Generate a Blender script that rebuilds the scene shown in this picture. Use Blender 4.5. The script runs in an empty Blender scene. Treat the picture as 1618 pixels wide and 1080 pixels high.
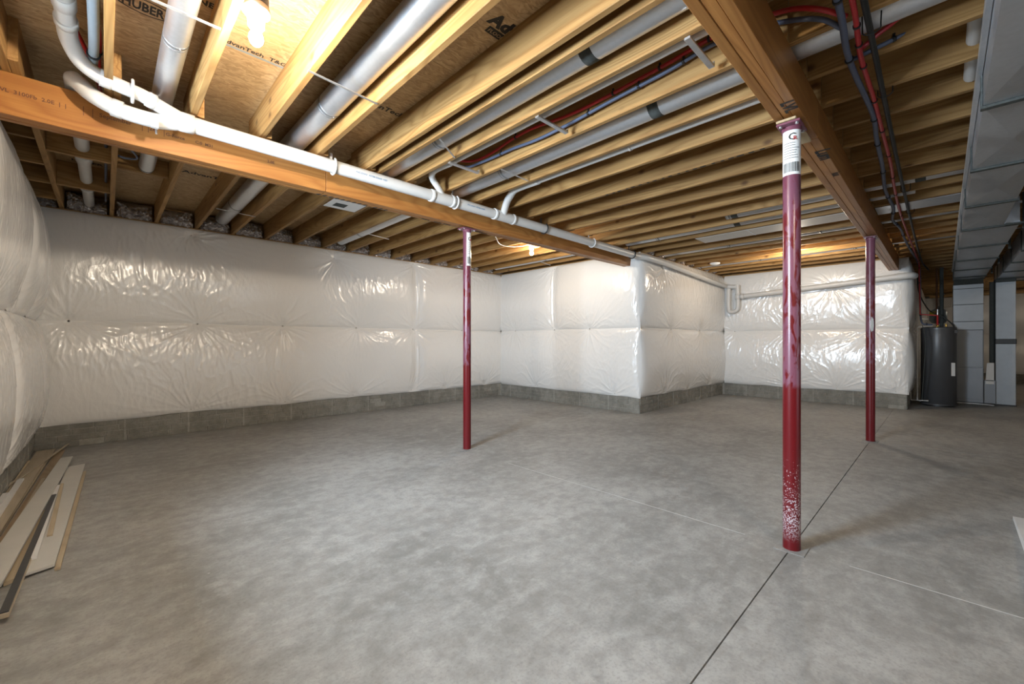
import bpy, bmesh, math, random
import numpy as np
from mathutils import Vector, Matrix

random.seed(7)
S = bpy.context.scene
COL = S.collection

# ---------------------------------------------------------------- camera, world, exposure, lights
H_CAM = 1.2
YAW = math.atan2(681, 661)                 # viewing direction, measured from +X towards +Y
cam_d = bpy.data.cameras.new('camera')
cam = bpy.data.objects.new('camera', cam_d); COL.objects.link(cam)
cam.location = (0, 0, H_CAM)
cam.rotation_euler = (math.pi/2, 0, YAW - math.pi/2)
cam_d.sensor_width = 36; cam_d.lens = 36*661/1618; cam_d.clip_start = 0.02; cam_d.clip_end = 100
S.camera = cam
S.view_settings.view_transform = 'Standard'; S.view_settings.look = 'None'
S.view_settings.gamma = 1; S.view_settings.use_curve_mapping = False
S.view_settings.exposure = 0.0
W = bpy.data.worlds.new('world'); S.world = W; W.use_nodes = True
W.node_tree.nodes['Background'].inputs[0].default_value = (0.75, 0.87, 1.0, 1)
W.node_tree.nodes['Background'].inputs[1].default_value = 0.6

WARM = (1.0, 0.86, 0.68)
def area(name, loc, direction, sx, sy, power, color, spread=180):
    l = bpy.data.lights.new(name, 'AREA'); l.shape = 'RECTANGLE'; l.size = sx; l.size_y = sy
    l.energy = power; l.color = color; l.spread = math.radians(spread)
    o = bpy.data.objects.new(name, l); o.location = loc
    o.rotation_euler = Vector(direction).to_track_quat('-Z', 'Z').to_euler(); COL.objects.link(o); return o
BULBS = [(0.50, 2.22, 2.605), (4.83, 4.53, 2.60), (8.22, 1.72, 2.60)]
BULB_POWER = [104, 56, 58]
# unseen bulbs added as fill light behind the camera and right of the ducts
FILL_BULBS = [(0.55, -1.7, 2.6), (9.0, -3.2, 2.6), (15.0, -2.6, 2.6)]
FILL_POWER = [120, 8, 32]
# daylight through the egress window in the left wall, plus fill light at an added patio door
area('daylight_window', (-1.30, 2.16, 1.95), (1, 0, -0.12), 1.25, 0.80, 520, (0.70, 0.85, 1.0))
area('fill_patio', (3.0, -5.6, 1.2), (0, 1, 0), 3.4, 2.0, 30, (0.84, 0.92, 1.0))

# ---------------------------------------------------------------- materials
def new_mat(name):
    m = bpy.data.materials.new(name); m.use_nodes = True
    nt = m.node_tree; b = nt.nodes['Principled BSDF']
    return m, nt, b
def N(nt, t, **kw):
    n = nt.nodes.new(t)
    for k, v in kw.items():
        if k.startswith('i_'):
            n.inputs[k[2:].replace('_', ' ')].default_value = v
        else: setattr(n, k, v)
    return n
def L(nt, a, b): nt.links.new(a, b)
def ramp(nt, fac, stops):
    r = N(nt, 'ShaderNodeValToRGB'); L(nt, fac, r.inputs[0])
    e = r.color_ramp.elements
    while len(e) < len(stops): e.new(0.5)
    for i, (p, c) in enumerate(stops):
        e[i].position = p; e[i].color = (*c, 1) if len(c) == 3 else c
    return r.outputs[0]
def coords(nt, scale, rnd=True, rot=(0, 0, 0)):
    tc = N(nt, 'ShaderNodeTexCoord'); out = tc.outputs['Object']
    if rnd:
        oi = N(nt, 'ShaderNodeObjectInfo')
        mul = N(nt, 'ShaderNodeMath', operation='MULTIPLY'); mul.inputs[1].default_value = 37.0
        L(nt, oi.outputs['Random'], mul.inputs[0])
        add = N(nt, 'ShaderNodeVectorMath', operation='ADD'); L(nt, out, add.inputs[0]); L(nt, mul.outputs[0], add.inputs[1]); out = add.outputs[0]
    mp = N(nt, 'ShaderNodeMapping'); mp.inputs['Scale'].default_value = scale; mp.inputs['Rotation'].default_value = rot
    L(nt, out, mp.inputs[0]); return mp.outputs[0]
def noise(nt, vec, scale, detail=3, rough=0.5, dist=0.0):
    n = N(nt, 'ShaderNodeTexNoise'); n.inputs['Scale'].default_value = scale; n.inputs['Detail'].default_value = detail
    n.inputs['Roughness'].default_value = rough; n.inputs['Distortion'].default_value = dist
    L(nt, vec, n.inputs['Vector']); return n.outputs[0]
def mix(nt, fac, a, b, mode='MIX'):
    m = N(nt, 'ShaderNodeMix', data_type='RGBA', blend_type=mode)
    for s, v in ((m.inputs[0], fac), (m.inputs[6], a), (m.inputs[7], b)):
        if hasattr(v, 'is_output'): L(nt, v, s)
        else: s.default_value = (*v, 1) if isinstance(v, tuple) and len(v) == 3 else v
    return m.outputs[2]
def bump(nt, b, h, strength, dist=0.01):
    n = N(nt, 'ShaderNodeBump'); n.inputs['Strength'].default_value = strength; n.inputs['Distance'].default_value = dist
    L(nt, h, n.inputs['Height']); L(nt, n.outputs[0], b.inputs['Normal'])

def wood(name, axis, light, dark, knot=(0.10, 0.045, 0.015), rough=0.62, knots=True, ring=1.0, spec=0.3):
    m, nt, b = new_mat(name)
    sc = [4.5*ring]*3; sc[axis] = 0.42
    v = coords(nt, sc)
    g0 = noise(nt, v, 1.0, 2, 0.45, 0.35)
    gm = N(nt, 'ShaderNodeMath', operation='MULTIPLY'); gm.inputs[1].default_value = 30.0; L(nt, g0, gm.inputs[0])
    g = N(nt, 'ShaderNodeMath', operation='PINGPONG'); g.inputs[1].default_value = 1.0; L(nt, gm.outputs[0], g.inputs[0])
    sc2 = [110.0]*3; sc2[axis] = 3.0
    v2 = coords(nt, sc2); f = noise(nt, v2, 1.0, 2, 0.5)
    sc3 = [5.0]*3; sc3[axis] = 0.8
    broad = noise(nt, coords(nt, sc3), 1.0, 3, 0.5)
    md = tuple((a+d)/2 for a, d in zip(light, dark))
    c = ramp(nt, g.outputs[0], [(0.0, dark), (0.35, md), (0.75, light)])
    c = mix(nt, 0.30, c, md)
    c = mix(nt, ramp(nt, broad, [(0.38, (0.45,)*3), (0.60, (0, 0, 0))]), c, dark)
    c = mix(nt, ramp(nt, f, [(0.35, (0.35,)*3), (0.62, (0, 0, 0))]), c, dark)
    # broad tone differences from board to board
    oi = N(nt, 'ShaderNodeObjectInfo'); rr = ramp(nt, oi.outputs['Random'], [(0.0, (0.80, 0.78, 0.74)), (1.0, (1.08, 1.06, 1.02))])
    c = mix(nt, 1.0, c, rr, 'MULTIPLY')
    if knots:
        sk = [5.0, 5.0, 5.0]; sk[axis] = 3.2
        vk = coords(nt, sk); vo = N(nt, 'ShaderNodeTexVoronoi'); vo.inputs['Scale'].default_value = 1.0; L(nt, vk, vo.inputs['Vector'])
        kf = ramp(nt, vo.outputs['Distance'], [(0.05, (0.92,)*3), (0.085, (0.55,)*3), (0.15, (0, 0, 0))])
        c = mix(nt, kf, c, knot)
    L(nt, c, b.inputs['Base Color']); b.inputs['Roughness'].default_value = rough
    b.inputs['Specular IOR Level'].default_value = spec
    bump(nt, b, f, 0.15, 0.002)
    return m
PINE_L, PINE_D = (0.46, 0.282, 0.112), (0.245, 0.130, 0.042)
M = {}
M['joist'] = wood('pine_joist', 1, PINE_L, PINE_D)
M['block'] = wood('pine_block', 0, PINE_L, PINE_D)
M['sillx'] = wood('pine_sill', 0, (0.55, 0.36, 0.16), (0.35, 0.2, 0.08))
M['silly'] = wood('pine_sill_cross', 1, (0.55, 0.36, 0.16), (0.35, 0.2, 0.08))
M['beam'] = wood('orange_beam', 0, (0.46, 0.215, 0.062), (0.29, 0.115, 0.03), knots=False, ring=0.8, rough=0.45)
M['shim'] = wood('pale_shim', 0, (0.50, 0.39, 0.25), (0.36, 0.27, 0.16), knots=False)
M['trimwood'] = wood('raw_trim', 1, (0.56, 0.48, 0.36), (0.45, 0.37, 0.26), knots=False)
M['trimbrown'] = wood('brown_board', 1, (0.40, 0.31, 0.21), (0.29, 0.215, 0.14), knots=False)
M['trimpale'] = wood('pale_board', 1, (0.56, 0.50, 0.41), (0.45, 0.39, 0.30), knots=False)

def osb():
    m, nt, b = new_mat('strand_board')
    v = coords(nt, (1, 1, 1), rnd=True)
    big = noise(nt, v, 2.0, 2, 0.5)
    warp = N(nt, 'ShaderNodeTexNoise'); warp.inputs['Scale'].default_value = 11; L(nt, v, warp.inputs['Vector'])
    vm = N(nt, 'ShaderNodeVectorMath', operation='MULTIPLY_ADD'); vm.inputs[1].default_value = (0.10,)*3
    L(nt, warp.outputs['Color'], vm.inputs[0]); L(nt, v, vm.inputs[2])
    mp = N(nt, 'ShaderNodeMapping'); mp.inputs['Scale'].default_value = (22, 85, 22); mp.inputs['Rotation'].default_value = (0, 0, 0.25); L(nt, vm.outputs[0], mp.inputs[0])
    vo = N(nt, 'ShaderNodeTexVoronoi'); vo.inputs['Scale'].default_value = 1.0; L(nt, mp.outputs[0], vo.inputs['Vector'])
    sep = N(nt, 'ShaderNodeSeparateColor'); L(nt, vo.outputs['Color'], sep.inputs[0])
    f = noise(nt, mp.outputs[0], 1.6, 3, 0.6)
    c = ramp(nt, sep.outputs[0], [(0.0, (0.34, 0.225, 0.11)), (0.35, (0.45, 0.31, 0.16)), (1.0, (0.58, 0.42, 0.235))])
    c = mix(nt, ramp(nt, f, [(0.28, (0.6,)*3), (0.5, (0, 0, 0))]), c, (0.26, 0.145, 0.05))
    c = mix(nt, ramp(nt, big, [(0.35, (0.25,)*3), (0.6, (0, 0, 0))]), c, (0.36, 0.23, 0.1))
    L(nt, c, b.inputs['Base Color']); b.inputs['Roughness'].default_value = 0.6
    bump(nt, b, f, 0.25, 0.003); return m
M['osb'] = osb()

def concrete(name, c0, c1, c2, rough=0.6):
    m, nt, b = new_mat(name)
    v = coords(nt, (1, 1, 1), rnd=False)
    w = N(nt, 'ShaderNodeTexNoise'); w.inputs['Scale'].default_value = 2.2; w.inputs['Detail'].default_value = 4; L(nt, v, w.inputs['Vector'])
    vm = N(nt, 'ShaderNodeVectorMath', operation='MULTIPLY_ADD'); vm.inputs[1].default_value = (0.35, 0.35, 0); L(nt, w.outputs['Color'], vm.inputs[0]); L(nt, v, vm.inputs[2])
    a = noise(nt, vm.outputs[0], 0.75, 8, 0.66, 0.2)
    mp = N(nt, 'ShaderNodeMapping'); mp.inputs['Scale'].default_value = (1.0, 2.6, 1); mp.inputs['Rotation'].default_value = (0, 0, 0.8); L(nt, vm.outputs[0], mp.inputs[0])
    s = noise(nt, mp.outputs[0], 2.8, 8, 0.72, 0.3)
    med = noise(nt, v, 11, 6, 0.7)
    fine = noise(nt, v, 75, 3, 0.6)
    c = ramp(nt, a, [(0.34, c0), (0.50, c1), (0.66, c2)])
    c = mix(nt, ramp(nt, s, [(0.48, (0.0,)*3), (0.66, (0.65,)*3)]), c, c2)
    c = mix(nt, ramp(nt, s, [(0.34, (0.60,)*3), (0.48, (0.0,)*3)]), c, c0)
    c = mix(nt, ramp(nt, med, [(0.36, (0.42,)*3), (0.52, (0.0,)*3)]), c, tuple(x*0.82 for x in c0))
    c = mix(nt, ramp(nt, med, [(0.52, (0.0,)*3), (0.70, (0.45,)*3)]), c, tuple(min(1, x*1.12) for x in c2))
    c = mix(nt, ramp(nt, fine, [(0.30, (0.35,)*3), (0.5, (0,)*3)]), c, tuple(x*0.7 for x in c0))
    sp = N(nt, 'ShaderNodeTexVoronoi'); sp.inputs['Scale'].default_value = 3.5; L(nt, v, sp.inputs['Vector'])
    c = mix(nt, ramp(nt, sp.outputs['Distance'], [(0.014, (0.6,)*3), (0.024, (0,)*3)]), c, (0.5, 0.5, 0.49))
    L(nt, c, b.inputs['Base Color'])
    rr = ramp(nt, s, [(0.3, (rough-0.14,)*3), (0.7, (rough+0.06,)*3)]); L(nt, rr, b.inputs['Roughness'])
    b.inputs['Specular IOR Level'].default_value = 0.35
    bump(nt, b, fine, 0.10, 0.002); return m
M['slab'] = concrete('floor_concrete', (0.205, 0.202, 0.190), (0.285, 0.281, 0.268), (0.375, 0.371, 0.356))
M['castbrick'] = concrete('cast_brick_face', (0.165, 0.157, 0.135), (0.225, 0.216, 0.188), (0.29, 0.28, 0.25), 0.85)
M['wallcon'] = concrete('wall_concrete', (0.24, 0.23, 0.20), (0.31, 0.30, 0.265), (0.38, 0.37, 0.33), 0.85)

def plain(name, col, rough=0.5, metal=0.0, var=0.0, scale=20, spec=0.5, bmp=0.0):
    m, nt, b = new_mat(name)
    if var:
        n = noise(nt, coords(nt, (1, 1, 1)), scale, 4, 0.6)
        c = ramp(nt, n, [(0.3, tuple(x*(1-var) for x in col)), (0.7, tuple(min(1, x*(1+var)) for x in col))])
        L(nt, c, b.inputs['Base Color'])
        if bmp: bump(nt, b, n, bmp, 0.003)
    else: b.inputs['Base Color'].default_value = (*col, 1)
    b.inputs['Roughness'].default_value = rough; b.inputs['Metallic'].default_value = metal
    b.inputs['Specular IOR Level'].default_value = spec
    return m
M['pvc'] = plain('white_pvc', (0.60, 0.595, 0.58), 0.35, var=0.03, scale=6)
M['pvcprint'] = plain('blue_pipe_print', (0.18, 0.28, 0.42), 0.6, var=0.1)
M['red_pex'] = plain('red_tubing', (0.42, 0.018, 0.022), 0.35, var=0.08)
M['blue_pex'] = plain('blue_tubing', (0.085, 0.105, 0.165), 0.5, var=0.08)
M['black'] = plain('black_plastic', (0.012, 0.012, 0.013), 0.45, var=0.1)
M['blackiron'] = plain('black_gas_pipe', (0.014, 0.015, 0.014), 0.5, 0.0, var=0.15, spec=0.3)
M['ink'] = plain('black_ink', (0.02, 0.018, 0.015), 0.7, var=0.1)
M['brownink'] = plain('brown_ink', (0.12, 0.045, 0.018), 0.7, var=0.1)
M['tank'] = plain('dark_grey_enamel', (0.080, 0.080, 0.083), 0.36, 0.1, var=0.06, scale=3)
M['furnace'] = plain('grey_painted_steel', (0.19, 0.20, 0.215), 0.4, 0.4, var=0.05, scale=3)
M['washer'] = plain('white_washer', (0.62, 0.60, 0.56), 0.5, var=0.05)
M['porcelain'] = plain('white_porcelain', (0.85, 0.85, 0.83), 0.25, var=0.02)
M['yellow'] = plain('yellow_tag', (0.62, 0.55, 0.04), 0.6, var=0.05)
M['brass'] = plain('brass', (0.55, 0.36, 0.09), 0.35, 0.9, var=0.1)
M['expansion'] = plain('blue_grey_tank', (0.25, 0.30, 0.34), 0.4, 0.2, var=0.05)
M['paper'] = plain('white_label', (0.78, 0.77, 0.74), 0.6, var=0.03)
M['redink'] = plain('red_ink', (0.35, 0.03, 0.03), 0.6, var=0.1)
M['whitepaint'] = plain('white_painted_board', (0.70, 0.70, 0.69), 0.5, var=0.03, scale=4)
M['greyprime'] = plain('grey_primed_board', (0.50, 0.495, 0.465), 0.55, var=0.04, scale=5)
M['darkboard'] = plain('charcoal_board', (0.045, 0.045, 0.045), 0.5, var=0.1)
M['panel'] = plain('matt_duct_board', (0.62, 0.59, 0.55), 0.55, 0.1, var=0.03, scale=4)
M['strapsteel'] = plain('strap_steel', (0.62, 0.63, 0.64), 0.35, 0.85, var=0.08)
M['caulk'] = plain('grey_duct_sealant', (0.07, 0.075, 0.07), 0.8, var=0.2, scale=60, bmp=0.3, spec=0.15)
M['cable'] = plain('white_cable', (0.72, 0.72, 0.70), 0.5, var=0.03)
M['dark'] = plain('dark_joint_base', (0.035, 0.033, 0.03), 0.9, var=0.1)  # dark base colour showing in the slab joints
M['chalk'] = plain('pale_joint_dust', (0.50, 0.50, 0.485), 0.9, var=0.08, scale=40)
M['insul'] = plain('grey_insulation', (0.35, 0.33, 0.30), 0.9, var=0.2, scale=30)

def galv():
    m, nt, b = new_mat('galvanised_steel')
    v = coords(nt, (1, 1, 1)); n = noise(nt, v, 3.0, 3); f = noise(nt, v, 40, 2)
    c = mix(nt, ramp(nt, f, [(0.35, (0.3,)*3), (0.6, (0,)*3)]), (0.66, 0.68, 0.71), (0.56, 0.58, 0.60))
    L(nt, c, b.inputs['Base Color']); b.inputs['Metallic'].default_value = 0.88
    L(nt, ramp(nt, n, [(0.3, (0.32,)*3), (0.7, (0.46,)*3)]), b.inputs['Roughness'])
    bump(nt, b, noise(nt, v, 1.6, 2), 0.12, 0.02); return m
M['galv'] = galv()
M['galvdull'] = plain('dull_galvanised_steel', (0.27, 0.28, 0.29), 0.5, 0.7, var=0.06, scale=5)
def foil():
    m, nt, b = new_mat('crumpled_foil')
    v = coords(nt, (1, 1, 1)); n = noise(nt, v, 22, 4, 0.6, 1.0)
    b.inputs['Base Color'].default_value = (0.66, 0.62, 0.60, 1); b.inputs['Metallic'].default_value = 0.95
    b.inputs['Roughness'].default_value = 0.24; bump(nt, b, n, 0.9, 0.03); return m
M['foil'] = foil()
def film():
    m, nt, b = new_mat('white_poly_film')
    v = coords(nt, (1, 1, 1))
    mp = N(nt, 'ShaderNodeMapping'); mp.inputs['Scale'].default_value = (9, 9, 3.2); L(nt, v, mp.inputs[0])
    n = noise(nt, mp.outputs[0], 1.5, 5, 0.55, 2.2)
    n2 = noise(nt, v, 1.1, 2)
    mm = N(nt, 'ShaderNodeMath', operation='MULTIPLY'); L(nt, n, mm.inputs[0]); L(nt, n2, mm.inputs[1])
    b.inputs['Base Color'].default_value = (0.80, 0.79, 0.77, 1)
    b.inputs['Roughness'].default_value = 0.24; b.inputs['Specular IOR Level'].default_value = 0.6
    b.inputs['Coat Weight'].default_value = 0.55; b.inputs['Coat Roughness'].default_value = 0.16
    bump(nt, b, mm.outputs[0], 0.30, 0.02); return m
M['film'] = film()
def redpaint():
    m, nt, b = new_mat('chalky_red_paint')
    tc = N(nt, 'ShaderNodeTexCoord'); v = tc.outputs['Object']
    sep = N(nt, 'ShaderNodeSeparateXYZ'); L(nt, v, sep.inputs[0])
    oi = N(nt, 'ShaderNodeObjectInfo')
    add = N(nt, 'ShaderNodeVectorMath', operation='ADD'); L(nt, v, add.inputs[0]); L(nt, oi.outputs['Location'], add.inputs[1])
    mp = N(nt, 'ShaderNodeMapping'); mp.inputs['Scale'].default_value = (26, 26, 8.5); L(nt, add.outputs[0], mp.inputs[0])
    n = noise(nt, mp.outputs[0], 1.0, 3, 0.55, 0.6)
    blot = ramp(nt, n, [(0.44, (0, 0, 0)), (0.50, (0.95,)*3)])
    # chalky overspray only above 0.9 m, solid towards the top
    mz = N(nt, 'ShaderNodeMapRange'); mz.inputs[1].default_value = 0.93; mz.inputs[2].default_value = 0.96; L(nt, sep.outputs[2], mz.inputs[0])
    mt = N(nt, 'ShaderNodeMapRange'); mt.inputs[1].default_value = 1.85; mt.inputs[2].default_value = 2.2; mt.inputs[4].default_value = 0.85; L(nt, sep.outputs[2], mt.inputs[0])
    mx = N(nt, 'ShaderNodeMath', operation='MAXIMUM'); L(nt, blot, mx.inputs[0]); L(nt, mt.outputs[0], mx.inputs[1])
    fm = N(nt, 'ShaderNodeMath', operation='MULTIPLY'); L(nt, mx.outputs[0], fm.inputs[0]); L(nt, mz.outputs[0], fm.inputs[1])
    c = mix(nt, fm.outputs[0], (0.115, 0.004, 0.007), (0.175, 0.062, 0.095))
    sp = noise(nt, add.outputs[0], 130, 2, 0.5)
    zz = N(nt, 'ShaderNodeMapRange'); zz.inputs[1].default_value = 0.75; zz.inputs[2].default_value = 0.10; zz.inputs[3].default_value = -0.22; zz.inputs[4].default_value = 0.12; L(nt, sep.outputs[2], zz.inputs[0])
    lo = N(nt, 'ShaderNodeMapRange'); lo.inputs[1].default_value = 0.05; lo.inputs[2].default_value = 0.16; L(nt, sep.outputs[2], lo.inputs[0])
    ad = N(nt, 'ShaderNodeMath', operation='ADD'); L(nt, sp, ad.inputs[0]); L(nt, zz.outputs[0], ad.inputs[1])
    gate = ramp(nt, ad.outputs[0], [(0.58, (0, 0, 0)), (0.64, (0.8,)*3)])
    g2 = N(nt, 'ShaderNodeMath', operation='MULTIPLY'); L(nt, gate, g2.inputs[0]); L(nt, lo.outputs[0], g2.inputs[1])
    # only the post whose object colour says so carries the plaster spatter
    oc = N(nt, 'ShaderNodeSeparateColor'); L(nt, oi.outputs['Color'], oc.inputs[0])
    g3 = N(nt, 'ShaderNodeMath', operation='MULTIPLY'); L(nt, g2.outputs[0], g3.inputs[0]); L(nt, oc.outputs[0], g3.inputs[1])
    c = mix(nt, g3.outputs[0], c, (0.55, 0.52, 0.56))
    L(nt, c, b.inputs['Base Color']); b.inputs['Roughness'].default_value = 0.28; b.inputs['Specular IOR Level'].default_value = 0.5
    return m
M['redpaint'] = redpaint()
def glow(power):
    m, nt, b = new_mat('lit_bulb')
    b.inputs['Base Color'].default_value = (1, 1, 1, 1)
    b.inputs['Emission Color'].default_value = (*WARM, 1); b.inputs['Emission Strength'].default_value = power/(math.pi*0.0125)
    return m
def glass():
    m, nt, b = new_mat('window_glass'); b.inputs['Transmission Weight'].default_value = 1; b.inputs['Roughness'].default_value = 0.02
    b.inputs['Base Color'].default_value = (0.95, 0.98, 1, 1); return m
M['glass'] = glass()

# ---------------------------------------------------------------- mesh helpers
class MB:
    def __init__(s): s.v = []; s.f = []; s.smooth = []
    def add(s, vs, fs, sm=False):
        o = len(s.v); s.v += [tuple(v) for v in vs]; s.f += [tuple(i+o for i in f) for f in fs]; s.smooth += [sm]*len(fs); return s
    def box(s, a, b):
        x0, y0, z0 = a; x1, y1, z1 = b
        return s.add([(x0,y0,z0),(x1,y0,z0),(x1,y1,z0),(x0,y1,z0),(x0,y0,z1),(x1,y0,z1),(x1,y1,z1),(x0,y1,z1)],
                     [(0,3,2,1),(4,5,6,7),(0,1,5,4),(1,2,6,5),(2,3,7,6),(3,0,4,7)])
    def cbox(s, a, b, c=0.004):     # box with chamfered edges
        bm = bmesh.new(); bmesh.ops.create_cube(bm, size=1)
        for v in bm.verts:
            v.co = Vector(((a[i]+b[i])/2 + v.co[i]*(b[i]-a[i]) for i in range(3)))
        bmesh.ops.bevel(bm, geom=bm.edges[:], offset=c, segments=1, affect='EDGES')
        bm.verts.index_update()
        s.add([v.co for v in bm.verts], [[v.index for v in f.verts] for f in bm.faces]); bm.free(); return s
    def prism(s, pts, z0, z1, c=None):       # plan polygon extruded in z; z0/z1 may be lists
        n = len(pts); z0 = z0 if isinstance(z0, (list, tuple)) else [z0]*n; z1 = z1 if isinstance(z1, (list, tuple)) else [z1]*n
        area2 = sum(pts[i][0]*pts[(i+1) % n][1]-pts[(i+1) % n][0]*pts[i][1] for i in range(n))
        if area2 < 0: pts = pts[::-1]; z0 = z0[::-1]; z1 = z1[::-1]
        vs = [(p[0], p[1], z) for p, z in zip(pts, z0)] + [(p[0], p[1], z) for p, z in zip(pts, z1)]
        fs = [tuple(range(n))[::-1], tuple(range(n, 2*n))] + [(i, (i+1) % n, n+(i+1) % n, n+i) for i in range(n)]
        return s.add(vs, fs)
    def tube(s, path, r, n=12, caps=True, closed=False):
        P_ = [Vector(p) for p in path]; m = len(P_)
        rs = r if isinstance(r, (list, tuple)) else [r]*m
        t0 = (P_[1]-P_[0]).normalized(); ref = Vector((0, 0, 1)) if abs(t0.z) < 0.9 else Vector((1, 0, 0))
        u = t0.cross(ref).normalized(); rings = []
        for i in range(m):
            t = (P_[min(i+1, m-1)]-P_[max(i-1, 0)]).normalized()
            u = (u - t*u.dot(t)).normalized(); w = t.cross(u)
            rings.append([P_[i]+(u*math.cos(2*math.pi*k/n)+w*math.sin(2*math.pi*k/n))*rs[i] for k in range(n)])
        vs = [v for R in rings for v in R]
        fs = [(i*n+k, i*n+(k+1) % n, (i+1)*n+(k+1) % n, (i+1)*n+k) for i in range(m-1) for k in range(n)]
        s.add(vs, fs, True)
        if caps:
            s.add(rings[0], [tuple(range(n))[::-1]]); s.add(rings[-1], [tuple(range(n))])
        return s
    def lathe(s, prof, c=(0, 0, 0), n=24):     # prof: (r, z) from bottom to top
        k = len(prof); vs = []
        for r, z in prof:
            vs += [(c[0]+r*math.cos(2*math.pi*j/n), c[1]+r*math.sin(2*math.pi*j/n), c[2]+z) for j in range(n)]
        fs = [(i*n+j, i*n+(j+1) % n, (i+1)*n+(j+1) % n, (i+1)*n+j) for i in range(k-1) for j in range(n)]
        s.add(vs, fs, True); s.add(vs[:n], [tuple(range(n))[::-1]]); s.add(vs[-n:], [tuple(range(n))]); return s
    def mesh(s, name, mat):
        me = bpy.data.meshes.new(name); me.from_pydata(s.v, [], s.f)
        me.polygons.foreach_set('use_smooth', s.smooth); me.materials.append(mat); me.update(); return me
    def build(s, name, mat, parent=None):
        return link(name, s.mesh(name, mat), parent)
def link(name, me, parent=None, loc=(0, 0, 0)):
    o = bpy.data.objects.new(name, me); COL.objects.link(o); o.location = loc
    if parent: o.parent = parent
    return o
def tag(o, label, cat, group=None, kind=None):
    o['label'] = label; o['category'] = cat
    if group: o['group'] = group
    if kind: o['kind'] = kind
    return o
def thing(name, label, cat, loc=(0, 0, 0), group=None):
    o = bpy.data.objects.new(name, None); COL.objects.link(o); o.location = loc; o.empty_display_size = 0.1
    return tag(o, label, cat, group)
def struct(name, loc=None):
    o = bpy.data.objects.new(name, None); COL.objects.link(o); o['kind'] = 'structure'; return o
def smooth_path(pts, k=6):                    # Catmull-Rom
    P_ = [Vector(p) for p in pts]; P_ = [P_[0]*2-P_[1]] + P_ + [P_[-1]*2-P_[-2]]; out = []
    for i in range(1, len(P_)-2):
        a, b, c, d = P_[i-1:i+3]
        for j in range(k):
            t = j/k; out.append(0.5*((2*b)+(c-a)*t+(2*a-5*b+4*c-d)*t*t+(3*b-a-3*c+d)*t**3))
    out.append(P_[-2]); return out
def ring_at(p, axis, r, w):                   # short collar centred at p along axis
    a = Vector(axis).normalized()*w/2; p = Vector(p)
    return MB().tube([p-a, p-a*0.98, p+a*0.98, p+a], [r*0.97, r, r, r*0.97], 20)
def text(body, size, origin, xdir, ydir, mat, parent=None, name='lettering', off=0.0, sx=1.0):
    c = bpy.data.curves.new(name, 'FONT'); c.body = body; c.size = size; c.offset = off; c.extrude = 0.0004; c.resolution_u = 2
    t = bpy.data.objects.new(name, c); COL.objects.link(t)
    bpy.context.view_layer.update()
    me = bpy.data.meshes.new_from_object(t.evaluated_get(bpy.context.evaluated_depsgraph_get()))
    bpy.data.objects.remove(t); bpy.data.curves.remove(c)
    x = Vector(xdir).normalized(); y = Vector(ydir).normalized(); z = x.cross(y)
    Mx = Matrix((x, y, z)).transposed().to_4x4(); Mx.translation = Vector(origin)
    me.transform(Matrix.Diagonal((sx, 1, 1, 1))); me.transform(Mx); me.materials.clear(); me.materials.append(mat)
    return link(name, me, parent)

# ---------------------------------------------------------------- dimensions of the place
BEAM_Z = 2.48; JZ = 2.72; SUB = 2.955
XL, YB = -0.57, 6.97                # left and back wall faces
XR, YN = 19.0, -5.5                 # far and right-hand walls
W3X, W4Y, W5X, W6Y = 6.40, 3.54, 10.20, 0.45

# ---------------------------------------------------------------- floor
floor = struct('floor')
MB().box((XL-0.2, YN-0.2, -0.12), (XR+0.2, YB+0.2, -0.022)).build('sub_base', M['dark'], floor)
xs = [XL-0.0, 6.655, 10.45, 14.7, XR]
def slab(x0, y0, x1, y1, g=0.003):
    MB().prism([(x0+g, y0+g), (x1-g, y0+g), (x1-g, y1-g), (x0+g, y1-g)], -0.022, 0.0).build('slab', M['slab'], floor)
JY = 0.617
for i in range(4): slab(xs[i], YN, xs[i+1], JY, 0.0028 if False else 0.003)
slab(XL, JY, W3X, YB); slab(W3X, JY, W5X, W4Y, 0.0)
# pale dust-filled saw line across the slab at the posts
for y0, y1 in ((-5.4, 0.35), (0.86, 3.0)):
    MB().box((2.8585, y0, 0), (2.8635, y1, 0.0006)).build('saw_line', M['chalk'], floor)

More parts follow.
